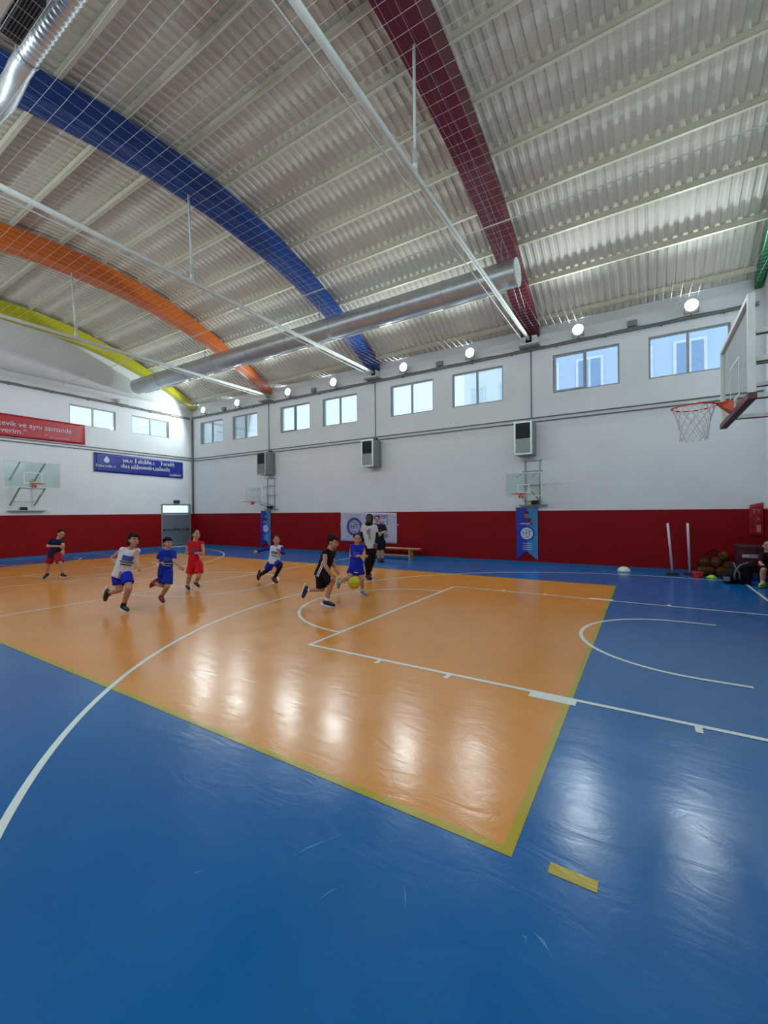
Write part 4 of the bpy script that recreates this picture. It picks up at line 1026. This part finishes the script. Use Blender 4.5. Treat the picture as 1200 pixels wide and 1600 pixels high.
C3, C4, C5 = (40, 800, 6.), (220, 800, 5.), (440, 780, 5.4545)
person('boy in navy shirt and red shorts bending forward at the far left', C3, (88, 904),
  dict(head=(335, 205), neck=(305, 250), pelvis=(270, 400), shL=(250, 262, -.05), shR=(340, 275, .04), elL=(205, 320, -.05), haL=(325, 322, -.16), elR=(352, 312, -.1), haR=(352, 365, -.12),
       hipL=(245, 405, .0), hipR=(300, 402, 0), knL=(212, 485, -.02), knR=(325, 478, -.1), anL=(202, 582, .05), anR=(345, 582, -.05), toL=(180, 612, -.02), toR=(385, 604, -.12)),
  (.6, .6, .5), 1.0, shirt=(24, 28, 58), shorts=(150, 16, 34), sleeves=.5, short_len=.9, shoe=(18, 18, 22), prints=[(.5, .62, 60, 120, (70, 80, 130))], skin=(180, 130, 110))
person('long haired boy in white jersey and blue shorts running, front left', C3, (193, 956),
  dict(head=(1010, 268), neck=(980, 345), pelvis=(905, 575), shL=(912, 358, -.06), shR=(1042, 365, .06), elL=(812, 432, .12), haL=(880, 515, -.04), elR=(1045, 455, -.1), haR=(1062, 505, -.2),
       hipL=(865, 600, .03), hipR=(945, 600, -.03), knL=(885, 728, .0), knR=(968, 715, -.14), anL=(778, 762, .1), anR=(918, 872, -.04), toL=(738, 835, .14), toR=(968, 932, -.12)),
  (.85, .5), 1.04, shirt=(205, 203, 210), shorts=(22, 34, 170), short_len=.62, long_hair=True, hairfn='full', hair=(40, 26, 24), socks=(22, 22, 26), prints=[(.58, .78, 60, 125, (60, 84, 160)), (.5, .54, 45, 135, (40, 40, 56)), (.4, .44, 55, 125, (40, 40, 56)), (-.14, .15, 100, 112, (160, 120, 112)), (-.1, .12, 60, 76, (170, 140, 130))])
person('small boy in blue kit and red shoes running behind the long haired boy', C4, (253, 942),
  dict(head=(212, 246), neck=(208, 292), pelvis=(192, 465), shL=(165, 318, -.06), shR=(255, 318, .06), elL=(130, 372, .05), haL=(165, 392, -.1), elR=(260, 385, -.08), haR=(305, 425, -.12),
       hipL=(170, 475, .02), hipR=(215, 475, -.02), knL=(172, 572, .02), knR=(206, 585, -.12), anL=(115, 560, .12), anR=(165, 655, -.04), toL=(70, 585, .16), toR=(180, 705, -.12)),
  (.8, .55), .93, shirt=(18, 40, 150), shorts=(20, 38, 150), sleeves=.6, short_len=.8, hairfn='full', shoe=(120, 20, 40), sole=(150, 60, 70), prints=[(.5, .7, 55, 120, (60, 78, 150)), (.38, .42, 50, 130, (170, 176, 210)), (.28, .31, 60, 120, (160, 168, 205))])
person('boy in red basketball kit with black shoes, running beside the small boy', C4, (294, 922),
  dict(head=(433, 178), neck=(425, 225), pelvis=(425, 405), shL=(378, 250, -.05), shR=(480, 246, .05), elL=(358, 318, .06), haL=(448, 322, -.14), elR=(490, 312, -.02), haR=(478, 345, -.14),
       hipL=(400, 412, .03), hipR=(452, 412, -.03), knL=(378, 505, .0), knR=(455, 500, -.1), anL=(366, 572, .05), anR=(432, 545, .05), toL=(378, 608, -.08), toR=(462, 592, -.05)),
  (.75, .6, -.1), 1.0, shirt=(190, 16, 34), shorts=(196, 14, 32), short_len=.75, hair=(28, 20, 22), prints=[(.5, .72, 60, 125, (110, 60, 90)), (-.1, .5, 168, 186, (210, 205, 215)), (-.1, .5, 190, 206, (34, 40, 90))], socks=(210, 210, 214))
person('boy in white jersey over blue long sleeves, sprinting in black leggings', C4, (431, 912),
  dict(head=(1060, 220), neck=(1062, 262), pelvis=(1040, 385), shL=(1026, 280, 0), shR=(1098, 280, 0), elL=(968, 290, .1), haL=(905, 312, .15), elR=(1115, 322, -.05), haR=(1085, 305, -.2),
       hipL=(1018, 398, 0), hipR=(1062, 395, 0), knL=(985, 458, .05), knR=(1090, 425, -.15), anL=(935, 490, .2), anR=(1046, 512, -.02), toL=(915, 532, .25), toR=(1065, 552, -.1)),
  (.3, .95), 1.0, shirt=(196, 198, 212), shorts=(20, 40, 150), short_len=.75, sleeve_col=(18, 34, 140), legs=(20, 18, 26), shoe=(80, 18, 30), sole=(60, 20, 30), collar=(20, 34, 140), prints=[(.5, .66, 60, 120, (90, 100, 140)), (.34, .42, 65, 115, (110, 116, 150))])
person('curly haired boy in black kit dribbling in navy shoes', C5, (514, 948),
  dict(head=(437, 365), neck=(412, 425), pelvis=(345, 625), shL=(372, 455, -.1), shR=(440, 458, .1), elL=(368, 560, -.18), haL=(432, 660, -.16), elR=(432, 545, .12), haR=(465, 592, .08),
       hipL=(335, 640, .05), hipR=(360, 640, -.05), knL=(345, 762, .06), knR=(430, 702, -.1), anL=(222, 772, .1), anR=(383, 866, -.06), toL=(172, 845, .12), toR=(458, 912, -.1)),
  (.93, .35, .25), 1.08, shirt=(16, 16, 20), shorts=(16, 16, 20), short_len=.92, hairfn='curly', hair=(36, 26, 24), shoe=(24, 26, 66), sole=(220, 222, 226), socks=(220, 220, 222), prints=[(-.14, .5, 150, 157, (215, 215, 220)), (-.14, .5, 163, 170, (215, 215, 220)), (.62, .7, 60, 76, (180, 180, 186))])
person('boy in blue sleeveless kit running behind the yellow ball', C5, (570, 931),
  dict(head=(645, 342), neck=(645, 388), pelvis=(632, 575), shL=(602, 408, 0), shR=(690, 408, 0), elL=(588, 482, -.02), haL=(688, 486, -.16), elR=(702, 450, 0), haR=(700, 490, -.16),
       hipL=(610, 590, 0), hipR=(662, 590, 0), knL=(578, 668, -.1), knR=(682, 685, -.08), anL=(500, 702, .15), anR=(690, 780, 0), toL=(478, 762, .2), toR=(728, 822, -.1)),
  (.1, 1.0), 1.0, shirt=(24, 40, 168), shorts=(20, 34, 140), short_len=.6, hem=.1, headS=1.02, shoe=(120, 124, 120), socks=(205, 205, 205), hair=(30, 22, 24), prints=[(.5, .7, 60, 120, (70, 70, 170)), (-.25, -.21, 20, 160, (215, 218, 226)), (-.2, .6, 168, 176, (200, 205, 225))])
person('coach in white t-shirt and black trousers standing with dark hood', C5, (578, 905.5),
  dict(head=(748, 172), neck=(745, 215), pelvis=(752, 390), shL=(700, 240, 0), shR=(795, 240, 0), elL=(682, 305, 0), haL=(695, 372, -.1), elR=(812, 310, 0), haR=(806, 385, -.1),
       hipL=(728, 400, 0), hipR=(775, 400, 0), knL=(735, 520, -.1), knR=(772, 515, .1), anL=(735, 640, 0), anR=(742, 622, .3), toL=(765, 678, -.15), toR=(750, 645, .22)),
  (-.1, 1.0), 1.22, skin=(70, 54, 52), shirt=(186, 188, 196), shorts=(12, 12, 15), trousers=True, sleeves=.45, sleeve_col=(16, 16, 20), hairfn='hood', hair=(14, 14, 18), shoe=(20, 20, 26), sole=(40, 40, 46), socks=(215, 215, 215), headS=.9, collar=(16, 16, 20), prints=[(.3, .8, 82, 94, (110, 112, 120)), (.55, .75, 96, 110, (120, 122, 130))])
person('man in dark blue polo and shorts standing by the bench', C5, (596, 878),
  dict(head=(815, 172), neck=(820, 208), pelvis=(835, 355), shL=(793, 225, 0), shR=(872, 230, 0), elL=(792, 290, -.05), haL=(825, 300, -.3), elR=(888, 275, -.05), haR=(835, 292, -.3),
       hipL=(815, 362, 0), hipR=(858, 362, 0), knL=(825, 435, 0), knR=(858, 435, 0), anL=(832, 512, 0), anR=(860, 512, 0), toL=(845, 532, -.2), toR=(868, 532, -.2)),
  (-.1, 1.0, .2), 1.22, shirt=(22, 24, 44), shorts=(16, 18, 34), sleeves=.7, short_len=.92, headS=.88, shoe=(24, 24, 34), sole=(70, 70, 84), skin=(180, 136, 118), prints=[(.6, .64, 55, 70, (150, 150, 160))])
# seated person at the right edge
A = at(1196, 915)
def px(u, v): return (u-1100, v-800)
person('person in dark clothes and neon shoes sitting at the right edge', (1100, 803, 1.), (1196, 917),
  dict(head=(99, 50, .3), neck=(99, 61, .3), pelvis=(103, 84, .3), shL=(90, 65, .3), shR=(110, 65, .3), elL=(88, 78, .2), haL=(97, 84, .0), elR=(113, 78, .2), haR=(106, 84, .0),
       hipL=(99, 86, .25), hipR=(108, 86, .25), knL=(93, 88, -.1), knR=(107, 88, -.1), anL=(92, 108, -.1), anR=(107, 108, -.1), toL=(87, 112, -.18), toR=(102, 113, -.2)),
  (-.6, .8), 1.05, shirt=(40, 14, 36), shorts=(16, 16, 22), short_len=.9, sleeves=.6, shoe=(176, 206, 60), sole=(200, 220, 120), socks=(180, 178, 196), hair=(20, 20, 24))

# ------------------------------------------------------------------ houses outside the windows
def house(x0, x1, y0_, y1_, h, rgb, nx, nz, label, wy):
    t = thing('apartment_building', label, 'building', ((x0+x1)/2, y0_, 0))
    MB().box((x0, y0_, 0), (x1, y1_, h)).obj('wall', mat('facade %d' % rgb[0], rgb, .8, noise_amt=.015), t)
    MB().box((x0-.3, y0_-.35, h), (x1+.3, y1_, h+.3)).obj('cornice', mat('cornice white', (225, 228, 230), .7), t)
    wmn = mat('house window %d' % rgb[0], (146, 172, 208) if rgb[0] < 210 else (214, 222, 228), .3); fm = mat('house frame', (235, 238, 240), .5)
    for i in range(nx):
        for k in range(nz):
            cx_ = x0+(i+.5)*(x1-x0)/nx; z = h-1.9-k*3.0; ww, hh = .5, .85
            f_ = MB().box((cx_-ww-.12, y0_-.08, z-hh-.12), (cx_+ww+.12, y0_-.001, z+hh+.12)).obj('window_surround', fm, t)
            MB().box((cx_-ww, y0_-.1, z-hh), (cx_-.05, y0_-.08, z+hh)).box((cx_+.05, y0_-.1, z-hh), (cx_+ww, y0_-.08, z+hh)).obj('window_glass', wmn, f_)
house(-7.5, 13, 17, 24, 16.3, (198, 216, 240), 10, 3, 'pale blue apartment house with white window surrounds outside the right windows', 0)
house(-14.5, -5.5, 26, 34, 15.5, (238, 242, 244), 4, 2, 'pale apartment house outside the middle windows of the long wall', 0)
